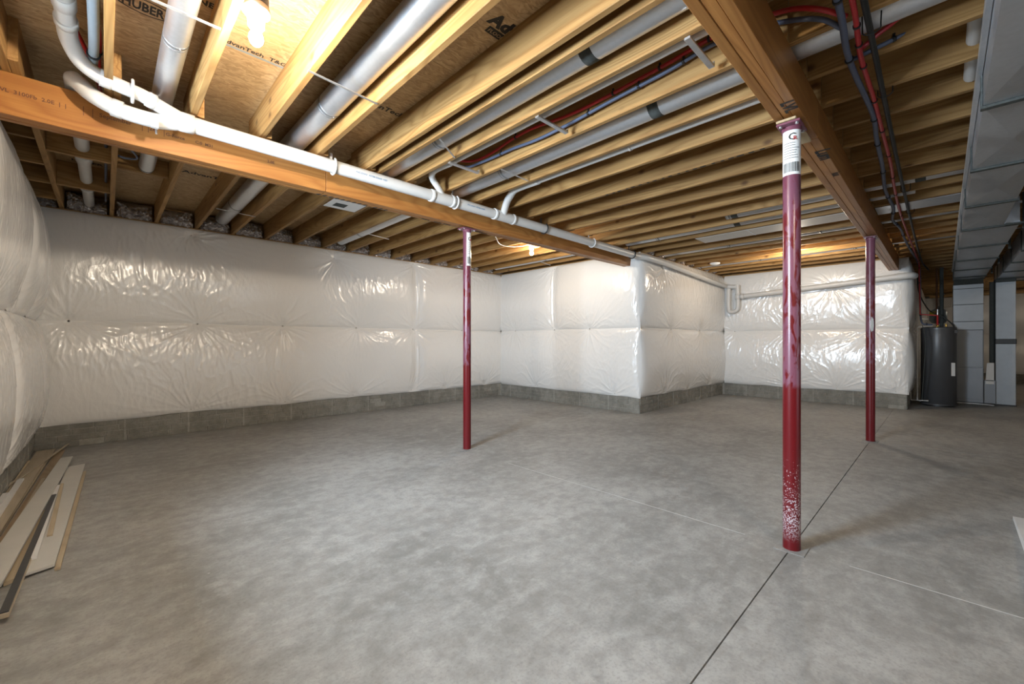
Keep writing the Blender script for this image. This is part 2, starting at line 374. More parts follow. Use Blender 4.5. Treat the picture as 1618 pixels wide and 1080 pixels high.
# ---------------------------------------------------------------- foundation walls: poured concrete with a brick pattern cast in the visible foot
def relief(parent, o, du, length, nrm, z0=0.0, z1=0.33, seed=1, bw=0.20, bh=0.067):
    rnd = random.Random(seed); m = MB(); du = Vector(du); nrm = Vector(nrm); o = Vector(o)
    rows = int((z1-z0)/bh)
    for r in range(rows):
        u = -rnd.random()*bw
        while u < length:
            a = max(u, 0)+0.004; b_ = min(u+bw, length)-0.004; t = 0.004+rnd.random()*0.006
            if b_-a > 0.03 and rnd.random() > 0.015:
                za = z0+r*bh+0.004; zb = z0+(r+1)*bh-0.004
                p = [o+du*x+Vector((0, 0, z))+nrm*d for x, z, d in ((a, za, 0), (b_, za, 0), (b_, zb, 0), (a, zb, 0),
                     (a+.003, za+.003, t), (b_-.003, za+.003, t), (b_-.003, zb-.003, t), (a+.003, zb-.003, t))]
                m.add(p, [(4, 5, 6, 7), (0, 1, 5, 4), (1, 2, 6, 5), (2, 3, 7, 6), (3, 0, 4, 7)])
            u += bw
    o_ = m.build('cast_brick_pattern', M['castbrick'], parent); o_['kind'] = 'stuff'
    # vertical joints left by the form panels
    u = 0.55+rnd.random()*0.2
    while u < length-0.1:
        p0 = o+du*u+nrm*0.004
        q = MB(); a, b_ = p0-du*0.009, p0+du*0.009+nrm*0.006
        q.box((min(a.x, b_.x), min(a.y, b_.y), 0), (max(a.x, b_.x), max(a.y, b_.y), z1))
        q.build('form_joint', M['wallcon'], parent); u += 0.61+0.02*rnd.random()
def wall(name, a, b):
    w = struct(name); MB().box((a[0], a[1], -0.1), (b[0], b[1], 2.665)).build('poured_concrete', M['wallcon'], w); return w
wl = struct('wall_left')
# left wall with the egress window opening (y 1.45..2.87, z 1.45..2.32)
for a, b in (((XL-.2, YN-.2, -.1), (XL, 1.45, 2.665)), ((XL-.2, 2.87, -.1), (XL, YB+.2, 2.665)),
             ((XL-.2, 1.45, -.1), (XL, 2.87, 1.45)), ((XL-.2, 1.45, 2.32), (XL, 2.87, 2.665))):
    MB().box(a, b).build('poured_concrete', M['wallcon'], wl)
wb = wall('wall_back', (XL, YB, 0), (W3X+.2, YB+.2, 0))
w3 = wall('wall_projecting', (W3X, W4Y, 0), (W3X+.2, YB, 0))
w4 = wall('wall_recessed', (W3X+.2, W4Y, 0), (W5X, W4Y+.2, 0))
w5 = wall('wall_far', (W5X, W6Y, 0), (W5X+.2, W4Y+.2, 0))
w6 = wall('wall_service', (W5X+.2, W6Y, 0), (XR+.2, W6Y+.2, 0))
w7 = wall('wall_end', (XR, YN-.2, 0), (XR+.2, W6Y, 0))
w8 = struct('wall_right')
for a, b in (((XL, YN-.2, -.1), (1.2, YN, 2.665)), ((4.8, YN-.2, -.1), (XR, YN, 2.665)), ((1.2, YN-.2, 2.25), (4.8, YN, 2.665)), ((1.2, YN-.2, -.1), (4.8, YN, 0.02))):
    MB().box(a, b).build('poured_concrete', M['wallcon'], w8)
relief(wl, (XL, 2.7, 0), (0, 1, 0), 4.25, (1, 0, 0), seed=2)
relief(wb, (XL, YB, 0), (1, 0, 0), 6.9, (0, -1, 0), seed=3)
relief(w3, (W3X, W4Y, 0), (0, 1, 0), 3.4, (-1, 0, 0), seed=4)
relief(w4, (W3X, W4Y, 0), (1, 0, 0), 3.75, (0, -1, 0), seed=5)
relief(w5, (W5X, W6Y, 0), (0, 1, 0), 3.05, (-1, 0, 0), seed=6)
relief(w6, (W5X, W6Y, 0), (1, 0, 0), 2.5, (0, -1, 0), seed=8)
relief(w7, (XR, -4, 0), (0, 1, 0), 4.4, (-1, 0, 0), seed=9)
# egress window, and patio door added for fill light (both out of the frame)
win = struct('window_1'); fr = MB()
for a, b in (((XL-.16, 1.45, 1.45), (XL-.10, 2.87, 1.49)), ((XL-.16, 1.45, 2.28), (XL-.10, 2.87, 2.32)), ((XL-.16, 1.45, 1.49), (XL-.10, 1.49, 2.28)), ((XL-.16, 2.83, 1.49), (XL-.10, 2.87, 2.28))): fr.box(a, b)
fr.build('window_frame', M['whitepaint'], win)
pat = struct('fill_door_1'); fr = MB()  # door added out of view to frame the fill light
for x in (1.2, 2.97, 4.74): fr.box((x, YN-.14, 0.02), (x+.06, YN-.06, 2.25))
fr.box((1.2, YN-.14, 2.19), (4.8, YN-.06, 2.25)); fr.box((1.2, YN-.14, 0.02), (4.8, YN-.06, 0.08)); fr.build('fill_door_frame', M['whitepaint'], pat)

# ---------------------------------------------------------------- ceiling: sill plates, rim boards, subfloor sheets, joists, blocks
ceil = struct('ceiling')
def sill(a, b, ax): MB().cbox(a, b, .003).build('sill_plate', M['sillx' if ax == 0 else 'silly'], ceil)
sill((XL-.16, YB+.01, 2.666), (W3X+.1, YB+.17, 2.719), 0); sill((XL-.17, YN, 2.666), (XL-.01, YB, 2.719), 1)
sill((W3X+.01, W4Y+.18, 2.666), (W3X+.17, YB, 2.719), 1); sill((W3X+.01, W4Y+.01, 2.666), (W5X+.1, W4Y+.17, 2.719), 0)
sill((W5X+.01, W6Y+.18, 2.666), (W5X+.17, W4Y, 2.719), 1); sill((W5X+.01, W6Y+.01, 2.666), (XR, W6Y+.17, 2.719), 0)
sill((XR+.01, YN, 2.666), (XR+.17, W6Y, 2.719), 1); sill((XL, YN-.17, 2.666), (XR, YN-.01, 2.719), 0)
def rim(a, b, ax): MB().box(a, b).build('rim_board', M['sillx' if ax == 0 else 'silly'], ceil)
rim((XL-.2, YB+.16, 2.72), (W3X+.2, YB+.2, SUB), 0); rim((XL-.2, YN, 2.72), (XL-.16, YB+.16, SUB), 1)
rim((W3X+.16, W4Y+.2, 2.72), (W3X+.2, YB+.16, SUB), 1); rim((W3X+.2, W4Y+.16, 2.72), (W5X+.2, W4Y+.2, SUB), 0)
rim((W5X+.16, W6Y+.2, 2.72), (W5X+.2, W4Y+.16, SUB), 1); rim((W5X+.2, W6Y+.16, 2.72), (XR+.2, W6Y+.2, SUB), 0)
rim((XR+.16, YN, 2.72), (XR+.2, W6Y+.16, SUB), 1); rim((XL-.2, YN-.2, 2.72), (XR+.2, YN-.16, SUB), 0)
# strand-board sheets, 2.44 x 1.22 with small gaps
ysh = [2.22+1.22*k for k in range(-7, 6)]
for r, y0 in enumerate(ysh[:-1]):
    x = XL-.2 - (1.22 if r % 2 else 0.35)
    while x < XR+.2:
        xa, xb, ya, yb = max(x, XL-.2), min(x+2.438, XR+.2), max(y0, YN-.2), min(ysh[r+1], YB+.2)
        if xb-xa > .02 and yb-ya > .02 and not (xa > W3X+.2 and ya > W4Y+.3) and not (xa > W5X+.2 and ya > W6Y+.6):
            MB().box((xa+.0015, ya+.0015, SUB), (xb-.0015, yb-.0015, SUB+.022)).build('subfloor_sheet', M['osb'], ceil)
        x += 2.44
def joist_mesh(length, tall=0.234):
    c = 0.003; w = 0.038
    prof = [(0+c, 0), (w-c, 0), (w, c), (w, tall), (0, tall), (0, c)]
    vs = [(x, 0, z) for x, z in prof]+[(x, length, z) for x, z in prof]
    m = MB().add(vs, [(0, 1, 2, 3, 4, 5), (11, 10, 9, 8, 7, 6)]+[((i+1) % 6, i, i+6, (i+1) % 6+6) for i in range(6)])
    return m.mesh('floor_joist', M['joist'])
JM = {}
def joist(xr, y0, y1):                        # xr: right-hand face
    k = round(y1-y0, 3)
    if k not in JM: JM[k] = joist_mesh(k)
    link('floor_joist', JM[k], ceil, (xr-0.038, y0, JZ))
XJ = [0.03+0.4115*k for k in range(-1, 47)]
XJ = [x for x in XJ if x < XR-0.1]
for x in XJ:
    if x < W3X-.05: joist(x, 0.545, 3.84); joist(x+0.039, 3.50, YB+.155)
    elif x < W5X: joist(x, 0.545, W4Y+.155)
    if x < W5X+.2: joist(x+0.039, -5.3, 0.70)
    else: joist(x+0.039, -5.3, W6Y+.155)
joist(1.79, 0.50, 3.84); joist(1.79+.039, -5.3, .74)
# short cross members in the bay beside the left wall
for y in (4.72, 5.35, 5.95, 6.58):
    MB().cbox((XL-.15, y, JZ), (-0.382, y+.038, SUB-.001), .002).build('cross_block', M['block'], ceil)
for y in (4.93, 5.93):
    MB().cbox((-0.341, y, JZ), (0.030, y+.038, SUB-.001), .002).build('cross_block', M['block'], ceil)
MB().cbox((-0.341, 2.52, 2.735), (-0.009, 2.57, SUB-.001), .004).build('cross_block', M['whitepaint'], ceil)
MB().cbox((0.071, 5.27, 2.80), (0.44, 5.31, SUB-.001), .002).build('cross_block', M['block'], ceil)
# printing on the sheets
UPX, UPY = (1, 0, 0), (0, -1, 0)
def osbtext(body, size, x, y, off=0.002, rot=0.0, sx=1.0):
    a = math.radians(rot); return text(body, size, (x, y, SUB-.0008), (math.cos(a), math.sin(a), 0), (math.sin(a), -math.cos(a), 0), M['ink'], ceil, off=off, sx=sx)
osbtext('HUBER', 0.105, 0.055, 2.955, 0.003, sx=.52)
ov = MB()
pts = [(0.15+0.125*math.cos(t), 2.918+0.066*math.sin(t), SUB-.0012) for t in [2*math.pi*k/40 for k in range(41)]]
for i in range(40):
    a, b = Vector(pts[i]), Vector(pts[i+1]); c0 = Vector((0.15, 2.918, SUB-.0012))
    ov.add([a, b, b+(c0-b)*.11, a+(c0-a)*.11], [(0, 3, 2, 1)])
ov.build('printed_oval', M['ink'], ceil)
osbtext('AdvanTech', 0.115, 1.50, 1.735, 0.006, rot=0)
MB().box((1.53, 1.75, SUB-.001), (1.72, 1.80, SUB)).build('printed_block', M['ink'], ceil)
text('FLOORING', 0.035, (1.54, 1.788, SUB-.0018), UPX, UPY, M['osb'], ceil)
osbtext('AdvanTech', 0.10, 0.56, 5.46, 0.003); osbtext('HUBER', 0.085, 0.10, 5.42, 0.002); osbtext('AdvanTech', 0.08, 1.30, 2.95, 0.002); osbtext('NER', 0.06, 0.335, 2.68, 0.002)
MB().box((0.46, 2.935, SUB-.0008), (0.82, 2.955, SUB)).build('printed_line', M['expansion'], ceil)
osbtext('AdvanTech  T&G  23/32', 0.05, 0.47, 2.925, 0.001)
osbtext('HUBER', 0.07, -0.24, 5.85); osbtext('AdvanTech', 0.08, 2.06, 2.6, 0.002)
for s in ('SPF  S-DRY  No.2  2x10   19.2',):
    text(s, 0.032, (4.135, 2.55, JZ-.0008), (0, -1, 0), (-1, 0, 0), M['brownink'], ceil)
for k in range(20):
    y = 2.4-k*0.075; MB().box((3.70, y, JZ-.001), (3.722, y+.02+.035*random.random(), JZ)).build('ink_mark', M['ink'], ceil)

# ---------------------------------------------------------------- quilted insulation blankets
def lattice(seed, n=64):
    return np.random.RandomState(seed).rand(n, n)
def vn(u, v, seed):
    T = lattice(seed); n = 64
    iu = np.floor(u).astype(int); iv = np.floor(v).astype(int); fu = u-iu; fv = v-iv
    fu = fu*fu*(3-2*fu); fv = fv*fv*(3-2*fv)
    a = T[iu % n, iv % n]; b = T[(iu+1) % n, iv % n]; c = T[iu % n, (iv+1) % n]; d = T[(iu+1) % n, (iv+1) % n]
    return (a*(1-fu)+b*fu)*(1-fv)+(c*(1-fu)+d*fu)*fv
def fbm(u, v, seed, o=3):
    s = 0; a = 1; t = 0
    for i in range(o): s = s+a*vn(u*2**i, v*2**i, seed+i*11); t += a; a *= .5
    return s/t
def blanket(label, origin, du, nrm, length, z0, z1, D, fast, seams=(), res=0.0115, seed=1, wrinkle=1.0, endr=0.10, group=None, hem=0.015):
    nu = max(4, int(length/res)); nv = max(4, int((z1-z0)/res)); Hh = z1-z0
    U, V = np.meshgrid(np.linspace(0, length, nu+1), np.linspace(0, Hh, nv+1), indexing='ij')
    t = np.clip(V/Hh, 0, 1)
    d = D*np.sin(np.pi*t)**0.42*(0.72+0.45*fbm(U*0.9, V*0.8+seed, seed, 2))
    ea, eb = endr if isinstance(endr, tuple) else (endr, endr)
    d = d*(1-np.exp(-(U+.02)/ea))*(1-np.exp(-(length-U+.02)/eb))
    for s in seams:
        g = np.abs(U-s); d = d*(1-0.55*np.exp(-(g/0.10)**2)) + 0.018*np.exp(-((U-s-0.035)/0.014)**2)*np.sin(np.pi*t)**.5
    pull = np.ones_like(d)
    for i, (fu, fz) in enumerate(fast):
        x = U-fu; y = V-(fz-z0); r = np.sqrt(x*x+y*y)+1e-6; th = np.arctan2(y, x)
        n = 7+(seed*3+i*5) % 5
        pull *= 1-0.55*np.exp(-(r/0.07)**2) - 0.22*np.exp(-(r/0.28)**2)*(1-np.exp(-(r/.085)**2))
        ph = th*n+2.6*vn(th*1.7+9, r*3.0+i*3, seed+40+i)*2
        rid = 1-np.abs(np.sin(ph)); rid = rid**2.2
        ph2 = th*(n*2.3)+5*vn(th*3+9, r*5.0+i*3, seed+70+i)
        rid2 = (1-np.abs(np.sin(ph2)))**2
        mod = 0.35+0.65*vn(th*2.2+5, r*0.0+i, seed+60+i)
        d = d+wrinkle*mod*(0.034*rid*np.exp(-r/0.26)+0.012*rid2*np.exp(-r/0.36))*(1-np.exp(-r/0.04))*(.35+.65*np.minimum(1, d/0.03))*np.minimum(1, (V+.004)/.02)*np.minimum(1, (Hh-V+.004)/.02)
    d = d*pull
    # crinkle fields, creases running mostly up and down
    wu = U*21+4.0*fbm(U*2.6, V*2.6, seed+5, 2)+3.0*V
    env = 0.15+0.85*np.clip((fbm(U*0.95+3, V*1.3+1, seed+8, 2)-0.40)*4.5, 0, 1)
    cr = 1-np.abs(2*fbm(wu, V*6.0+1.5*vn(U*4, V*4, seed+3), seed+9, 2)-1)
    d = d+wrinkle*0.0062*(cr**3)*env*np.minimum(1, d/0.05)
    d = np.maximum(d, 0.013)
    zz = z0+V
    if hem: zz = zz - hem*(fbm(U*2.2, V*0, seed+14, 2)-.3)*np.exp(-V/0.10)*(2.0 if z0 < 1 else 0.0)
    du = np.array(du, float); nr = np.array(nrm, float); o = np.array(origin, float)
    Pn = o[None, None, :]+U[..., None]*du+d[..., None]*nr; Pn[..., 2] += zz
    co = Pn.reshape(-1, 3)
    idx = np.arange((nu+1)*(nv+1)).reshape(nu+1, nv+1)
    q = np.stack([idx[:-1, :-1], idx[1:, :-1], idx[1:, 1:], idx[:-1, 1:]], -1).reshape(-1, 4)
    if np.dot(np.cross(du, (0, 0, 1)), nr) < 0: q = q[:, ::-1]
    me = bpy.data.meshes.new('insulation_blanket')
    me.vertices.add(len(co)); me.vertices.foreach_set('co', co.ravel())
    me.loops.add(q.size); me.loops.foreach_set('vertex_index', q.ravel().astype(np.int32))
    me.polygons.add(len(q)); me.polygons.foreach_set('loop_start', np.arange(0, q.size, 4, dtype=np.int32))
    me.polygons.foreach_set('use_smooth', np.ones(len(q), bool)); me.update(calc_edges=True); me.validate()
    me.materials.append(M['film'])
    ob = link('insulation_blanket', me); tag(ob, label, 'insulation', group)
    for i, (fu, fz) in enumerate(fast):
        if z0-0.02 <= fz <= z1+0.02 and 0.02 < fu < length-.02:
            iu = int(round(fu/length*nu)); iv = int(round(min(max(fz-z0, 0), Hh)/Hh*nv))
            p = Vector(Pn[iu, iv])+Vector(nrm)*0.004
            w = Vector(nrm); MB().tube([p-w*.003, p+w*.002], 0.011, 10).build('fastener', M['washer'], ob)
            MB().tube([p+w*.002, p+w*.004], 0.0035, 8).build('nail_head', M['ink'], ob)
    return ob
ZS, ZB, ZT = 1.44, 0.27, 2.70
GB = 'white quilted blankets on the foundation walls'
fb = [(x-XL, z) for x, z in [(0.88, ZS), (1.91, ZS), (3.06, ZS), (4.15, ZS), (5.3, ZS), (0.81, .30), (1.95, .30), (3.0, .30), (4.11, .30), (4.87, .30), (5.9, .30), (0.81, 2.61), (2.68, 2.56), (4.15, 2.66), (5.4, 2.66), (-0.31, ZS)]]
blanket('lower tier of white quilted insulation film on the long back wall', (XL, YB, 0), (1, 0, 0), (0, -1, 0), 6.95, ZB, ZS, .115, fb, (4.2-XL,), endr=(.1, .004), seed=11, group=GB)
blanket('upper tier of white quilted insulation film on the long back wall, with shiny creases', (XL, YB, 0), (1, 0, 0), (0, -1, 0), 6.95, ZS, ZT, .115, fb, (4.2-XL,), endr=(.1, .004), seed=12, group=GB)
fl = [(y-3.0, z) for y, z in ((4.2, ZS), (5.0, ZS), (6.1, ZS), (4.6, .3), (5.6, .3), (6.3, .3), (5.2, 2.68))]
blanket('lower tier of bulging white insulation film on the left wall', (XL, 3.0, 0), (0, 1, 0), (1, 0, 0), 3.95, .24, ZS, .15, fl, (1.6, 3.1), seed=13, group=GB, wrinkle=.55)
blanket('upper tier of bulging white insulation film on the left wall', (XL, 3.0, 0), (0, 1, 0), (1, 0, 0), 3.95, ZS, ZT, .17, fl, (2.25, 3.1), seed=14, group=GB, wrinkle=.55)
f3 = [(5.4-W4Y, 2.64), (5.4-W4Y, ZS), (4.56-W4Y, ZS), (5.91-W4Y, .3), (4.02-W4Y, .3), (6.5-W4Y, ZS)]
blanket('lower tier of white insulation film on the projecting wall, left of its corner', (W3X, W4Y-.03, 0), (0, 1, 0), (-1, 0, 0), 3.40, ZB, ZS, .10, f3, seed=15, group=GB, endr=(.06, .004))
blanket('upper tier of white insulation film on the projecting wall, under the beam end', (W3X, W4Y-.03, 0), (0, 1, 0), (-1, 0, 0), 3.40, ZS, ZT, .10, f3, (5.4-W4Y,), seed=16, group=GB, endr=(.06, .004))
f4 = [(7.27-W3X, .3), (8.32-W3X, .3), (9.32-W3X, .3), (7.57-W3X, ZS), (8.9-W3X, ZS), (7.2-W3X, 2.5)]
blanket('lower tier of white insulation film on the recessed wall, right of the corner', (W3X-.03, W4Y, 0), (1, 0, 0), (0, -1, 0), 3.80, ZB, ZS, .10, f4, seed=17, group=GB, endr=(.06, .004))
blanket('upper tier of white insulation film on the recessed wall, below the white pipe', (W3X-.03, W4Y, 0), (1, 0, 0), (0, -1, 0), 3.80, ZS, ZT, .10, f4, seed=18, group=GB, endr=(.06, .004))
f5 = [(2.31-W6Y, .3), (1.46-W6Y, .3), (.62-W6Y, .3), (.94-W6Y, ZS), (2.31-W6Y, ZS), (3.3-W6Y, ZS), (1.5-W6Y, 2.3), (2.6-W6Y, 2.3)]
blanket('lower tier of white insulation film on the far wall, behind two red posts', (W5X, W6Y-.03, 0), (0, 1, 0), (-1, 0, 0), 3.07, ZB, ZS, .10, f5, seed=19, group=GB, endr=(.06, .004))
blanket('upper tier of white insulation film on the far wall, behind the horizontal white pipe', (W5X, W6Y-.03, 0), (0, 1, 0), (-1, 0, 0), 3.07, ZS, ZT, .09, f5, wrinkle=.75, seed=20, group=GB, endr=(.06, .004))
f6 = [(1.0, ZS), (2.4, ZS), (0.6, .3), (1.8, .3), (4, ZS), (6, ZS)]
blanket('lower tier of white insulation film on the wall beside the water heater', (W5X-.03, W6Y, 0), (1, 0, 0), (0, -1, 0), 8.8, ZB, ZS, .11, f6, res=.03, seed=21, group=GB, endr=.06)
blanket('upper tier of white insulation film on the wall above the water heater', (W5X-.03, W6Y, 0), (1, 0, 0), (0, -1, 0), 8.8, ZS, ZT, .10, f6, res=.03, seed=22, group=GB, endr=.06)
f7 = [(2.0, ZS), (3.2, ZS), (4.2, ZS), (2.6, .3), (3.7, .3)]
blanket('lower tier of white insulation film on the distant end wall beyond the ducts', (XR, -4.6, 0), (0, 1, 0), (-1, 0, 0), 5.0, ZB, ZS, .10, f7, res=.03, seed=23, group=GB)
blanket('upper tier of white insulation film on the distant end wall beyond the ducts', (XR, -4.6, 0), (0, 1, 0), (-1, 0, 0), 5.0, ZS, 2.60, .10, f7, res=.03, seed=24, group=GB)

# ---------------------------------------------------------------- foil-faced insulation tucked into the joist ends
def foil_batt(x0, x1, y0, label, seed, group):
    rnd = np.random.RandomState(seed); nx, nz = 18, 12; vs = []; fs = []
    for j in range(nz+1):
        for i in range(nx+1):
            s, t = i/nx, j/nz
            bul = 0.09*math.sin(math.pi*min(1, max(0, t*.9+.05)))**.5*(math.sin(math.pi*s)**.3 if 0 < s < 1 else 0)
            jit = (rnd.rand()-.5)*.045*(0 if i in (0, nx) else 1)
            vs.append((x0+(x1-x0)*s, y0-bul-jit-.01*(1-t), 2.715+.225*t*(0.75+.2*math.sin(6*s+seed))+(rnd.rand()-.5)*.012))
    for j in range(nz):
        for i in range(nx): a = j*(nx+1)+i; fs.append((a, a+1, a+nx+2, a+nx+1))
    n = len(vs); vs += [(x0, y0+.06, 2.722), (x1, y0+.06, 2.722), (x1, y0+.06, 2.93), (x0, y0+.06, 2.93)]
    top = nz*(nx+1); fs += [(n, n+1, n+2, n+3)[::-1], tuple([top+i for i in range(nx+1)]+[n+2, n+3])]
    tag(MB().add(vs, fs).build('foil_insulation', M['foil']), label, 'insulation', group)
ordn = ['first', 'second', 'third', 'fourth', 'fifth', 'sixth', 'seventh', 'eighth', 'ninth', 'tenth', 'eleventh', 'twelfth', 'thirteenth', 'fourteenth', 'fifteenth', 'sixteenth', 'seventeenth', 'eighteenth', 'nineteenth']
k = 0
edges = [XL-.14]+[x+.039 for x in XJ if x < W3X]+[W3X+.15]
for i in range(len(edges)-1):
    a = edges[i]+.004; b = edges[i+1]-.042
    if b-a > .08:
        foil_batt(a, b, YB+.06, 'crumpled foil insulation over the back wall, %s joist bay from the left corner' % ordn[k], 50+i, 'foil batts above the back wall'); k += 1
k = 0; edges = [x for x in XJ if W3X+.1 < x < W5X]
for i in range(len(edges)-1):
    foil_batt(edges[i]+.004, edges[i+1]-.042, W4Y+.07, 'small foil insulation over the recessed wall, %s joist bay from the projecting corner' % ordn[k], 90+i, 'foil batts above the recessed wall'); k += 1

# ---------------------------------------------------------------- beams
b1 = thing('support_beam', 'orange laminated wooden beam with the white drain pipe alongside', 'beam', (0, 0, 0))
def plies(parent, x0, x1, y0, y1, n=3):
    w = (y1-y0)/n
    for i in range(n):
        MB().cbox((x0, y0+w*i+.0004, BEAM_Z+.002*(i % 2)), (x1, y0+w*(i+1)-.0004, JZ-.001), .0025).build('beam_ply', M['beam'], parent)
plies(b1, XL-.1, 1.345, 3.662, 3.788); plies(b1, 1.349, W3X+.02, 3.662, 3.788)
def beamtext(body, size, x, z, mat=M['brownink'], off=0.0006): text(body, size, (x, 3.6612, z), (1, 0, 0), (0, 0, 1), mat, b1, off=off)
beamtext('September', 0.034, -0.03, 2.603); beamtext('26', 0.038, 0.205, 2.603); beamtext('G-Force', 0.03, 0.29, 2.597); beamtext('C:0  M31', 0.028, 0.45, 2.597); beamtext('2.0E', 0.03, 0.9, 2.597)
beamtext('LVL  3100Fb  2.0E  |  |', 0.03, -0.44, 2.603)
for i, x in enumerate((0.17, 0.20, 0.28, -.06, -.1)): MB().box((x, 3.6612, 2.585), (x+.003, 3.662, 2.64)).build('ink_mark', M['brownink'], b1)
for i in range(13):
    x = 1.30+i*0.052; y = 3.775
    if i == 9: continue
    MB().prism([(x, y), (x+.02, y+.012), (x+.045, y-.02), (x+.025, y-.03)], BEAM_Z-.0012, BEAM_Z-.0002).build('ink_mark', M['ink'], b1)
for x in (2.35, 2.5, 2.62, 3.05, 3.15): MB().box((x, 3.755, BEAM_Z-.0012), (x+.09, 3.775, BEAM_Z-.0002)).build('ink_mark', M['ink'], b1)
b2 = thing('support_beam', 'brown laminated wooden beam carried by the two right-hand red posts', 'beam', (0, 0, 0))
plies(b2, -0.6, 3.2, 0.546, 0.682); plies(b2, 3.204, W5X+.02, 0.546, 0.682)
text('LVL', 0.085, (2.60, 0.61, BEAM_Z-.0015), (1, 0, 0), (0, -1, 0), M['ink'], b2, off=.003)
text('Lum', 0.115, (3.42, 0.60, BEAM_Z-.0015), (1, 0, 0), (0, -1, 0), M['ink'], b2, off=.004)
text('luu', 0.075, (3.95, 0.59, BEAM_Z-.0015), (1, 0, 0), (0, -1, 0), M['ink'], b2, off=.001)
tag(MB().cbox((2.76, 0.572, BEAM_Z-.030), (3.16, 0.668, BEAM_Z-.0165), .002).build('wood_shim', M['shim']), 'pale wooden shim between the nearest red post and the beam above', 'shim')

# ---------------------------------------------------------------- posts
def post(x, y, r, label, sticker, spatter, top=BEAM_Z-.012, under=0.0, sang=-2.2):
    t = thing('support_post', label, 'post', (x, y, 0), 'red steel posts')
    ov = MB().tube([(0, 0, .004), (0, 0, .02), (0, 0, top-.02), (0, 0, top-.012)], r, 40).build('shaft', M['redpaint'], t)
    ov.color = (1.0 if spatter else 0.0, 0, 0, 1)
    MB().cbox((-.075, -.075, 0), (.075, .075, .004), .001).build('base_plate', M['slab'], t)
    MB().tube([(0, 0, top-.035), (0, 0, top-.012)], r*1.12, 32).build('collar', M['redpaint'], t)
    MB().cbox((-.09, -.058, top-.012), (.09, .058, top), .002).build('cap_plate', M['redpaint'], t)
    for sx, sy in ((-.07, -.04), (.07, -.04), (-.07, .04), (.07, .04)):
        MB().tube([(sx, sy, top-.02), (sx, sy, top-.011)], .009, 6).build('bolt', M['strapsteel'], t)
    if sticker:
        z0, z1, half, a0 = sticker
        def cyl(a1, a2, za, zb, rr, mat, name, parent):
            n = max(1, int((a2-a1)/.12)); vs = []; fs = []
            for i in range(n+1):
                a = a1+(a2-a1)*i/n
                vs += [(rr*math.cos(a), rr*math.sin(a), za), (rr*math.cos(a), rr*math.sin(a), zb)]
            fs = [(2*i, 2*i+2, 2*i+3, 2*i+1) for i in range(n)]
            return MB().add(vs, fs, True).build(name, mat, parent)
        st = cyl(a0-half, a0+half, z0, z1, r+.0012, M['paper'], 'sticker', t); st['label'] = 'white paper label with print and barcode'
        hgt = z1-z0; rnd = random.Random(4)
        a = a0-half*.8
        while a < a0+half*.75:
            w = .02+.05*rnd.random(); cyl(a, a+w, z0+.06*hgt, z0+.27*hgt, r+.0018, M['ink'], 'barcode_bar', st); a += w+.03+.03*rnd.random()
        for q in range(7):
            cyl(a0-half*.75, a0+half*(.3+.5*rnd.random()), z0+hgt*(.36+.055*q), z0+hgt*(.36+.055*q)+.003, r+.0018, M['ink'], 'print_line', st)
        c = Vector((math.cos(a0+.1), math.sin(a0+.1), 0)); tdir = Vector((-c.y, c.x, 0))
        rr = r+.0022
        text('C', .055, tuple(c*rr+tdir*(-.022)+Vector((0, 0, z0+hgt*.76))), tuple(tdir), (0, 0, 1), M['ink'], st, off=.0005)
        text('R', .032, tuple(c*(rr+.0003)+tdir*.002+Vector((0, 0, z0+hgt*.75))), tuple(tdir), (0, 0, 1), M['redink'], st, off=.0005)
    return t
AT = math.atan2(-1, -1)
post(2.862, 0.613, .0445, 'nearest thick red steel post with white label and plaster spatter at its foot', (2.16, 2.42, 1.25, math.atan2(-.613, -2.862)), True, BEAM_Z-.030)
post(2.912, 3.725, .0445, 'red steel post under the left beam, in front of the back wall', (2.05, 2.42, .62, math.atan2(-3.71, -2.91)+.55), False)
p3 = post(6.655, 0.613, .0445, 'farthest red steel post, under the right beam near the far wall', None, False)
a0 = math.atan2(-.613, -6.655)+0.35; vs = [(.0462*math.cos(a0), .0462*math.sin(a0), 1.41)]; fs = []
for i in range(16):
    t_ = 2*math.pi*i/16; a = a0+.42*math.cos(t_); vs.append((.0462*math.cos(a), .0462*math.sin(a), 1.41+(.075+.012*(i % 3))*math.sin(t_)))
o = MB().add(vs, [(0, 1+i, 1+(i+1) % 16) for i in range(16)], True).build('bare_patch', M['chalk'], p3); o['label'] = 'pale scuffed patch'

# ---------------------------------------------------------------- light fixtures
def fixture(p, label, power, disc=True, z_top=JZ+.005):
    t = thing('light_fixture', label, 'light', p, 'bare bulbs in porcelain lampholders')
    z = z_top-p[2]
    MB().lathe([(.05, z+.03), (.052, z+.0301), (.052, z+.075), (.04, z+.076)]).build('junction_box', M['blue_pex'], t)
    MB().lathe([(.030, .052), (.034, .056), (.037, z-.012), (.058, z), (.060, z+.012), (.055, z+.03), (.03, z+.031)], n=32).build('lampholder', M['porcelain'], t)
    MB().lathe([(.004, -.031), (.016, -.027), (.025, -.016), (.030, 0), (.028, .014), (.020, .032), (.014, .045), (.013, .055)]).build('bulb', glow(power), t)
    return t
F1 = fixture(BULBS[0], 'bright bare bulb in white lampholder beside the shiny round ducts, top left', BULB_POWER[0])
F2 = fixture(BULBS[1], 'lit bare bulb hanging below the joists just behind the left beam', BULB_POWER[1])
F3 = fixture(BULBS[2], 'lit bare bulb deep in the room, hidden behind the nearest red post', BULB_POWER[2])
for i, (p, w) in enumerate(zip(FILL_BULBS, FILL_POWER)):  # out-of-view fixtures added to brighten the room
    fixture(p, ('added fill bulb, unseen, under the joists behind the camera, near the left wall', 'added fill bulb, unseen, right of the big metal duct, the nearer one', 'added fill bulb, unseen, right of the big metal duct, the farther one')[i], w)
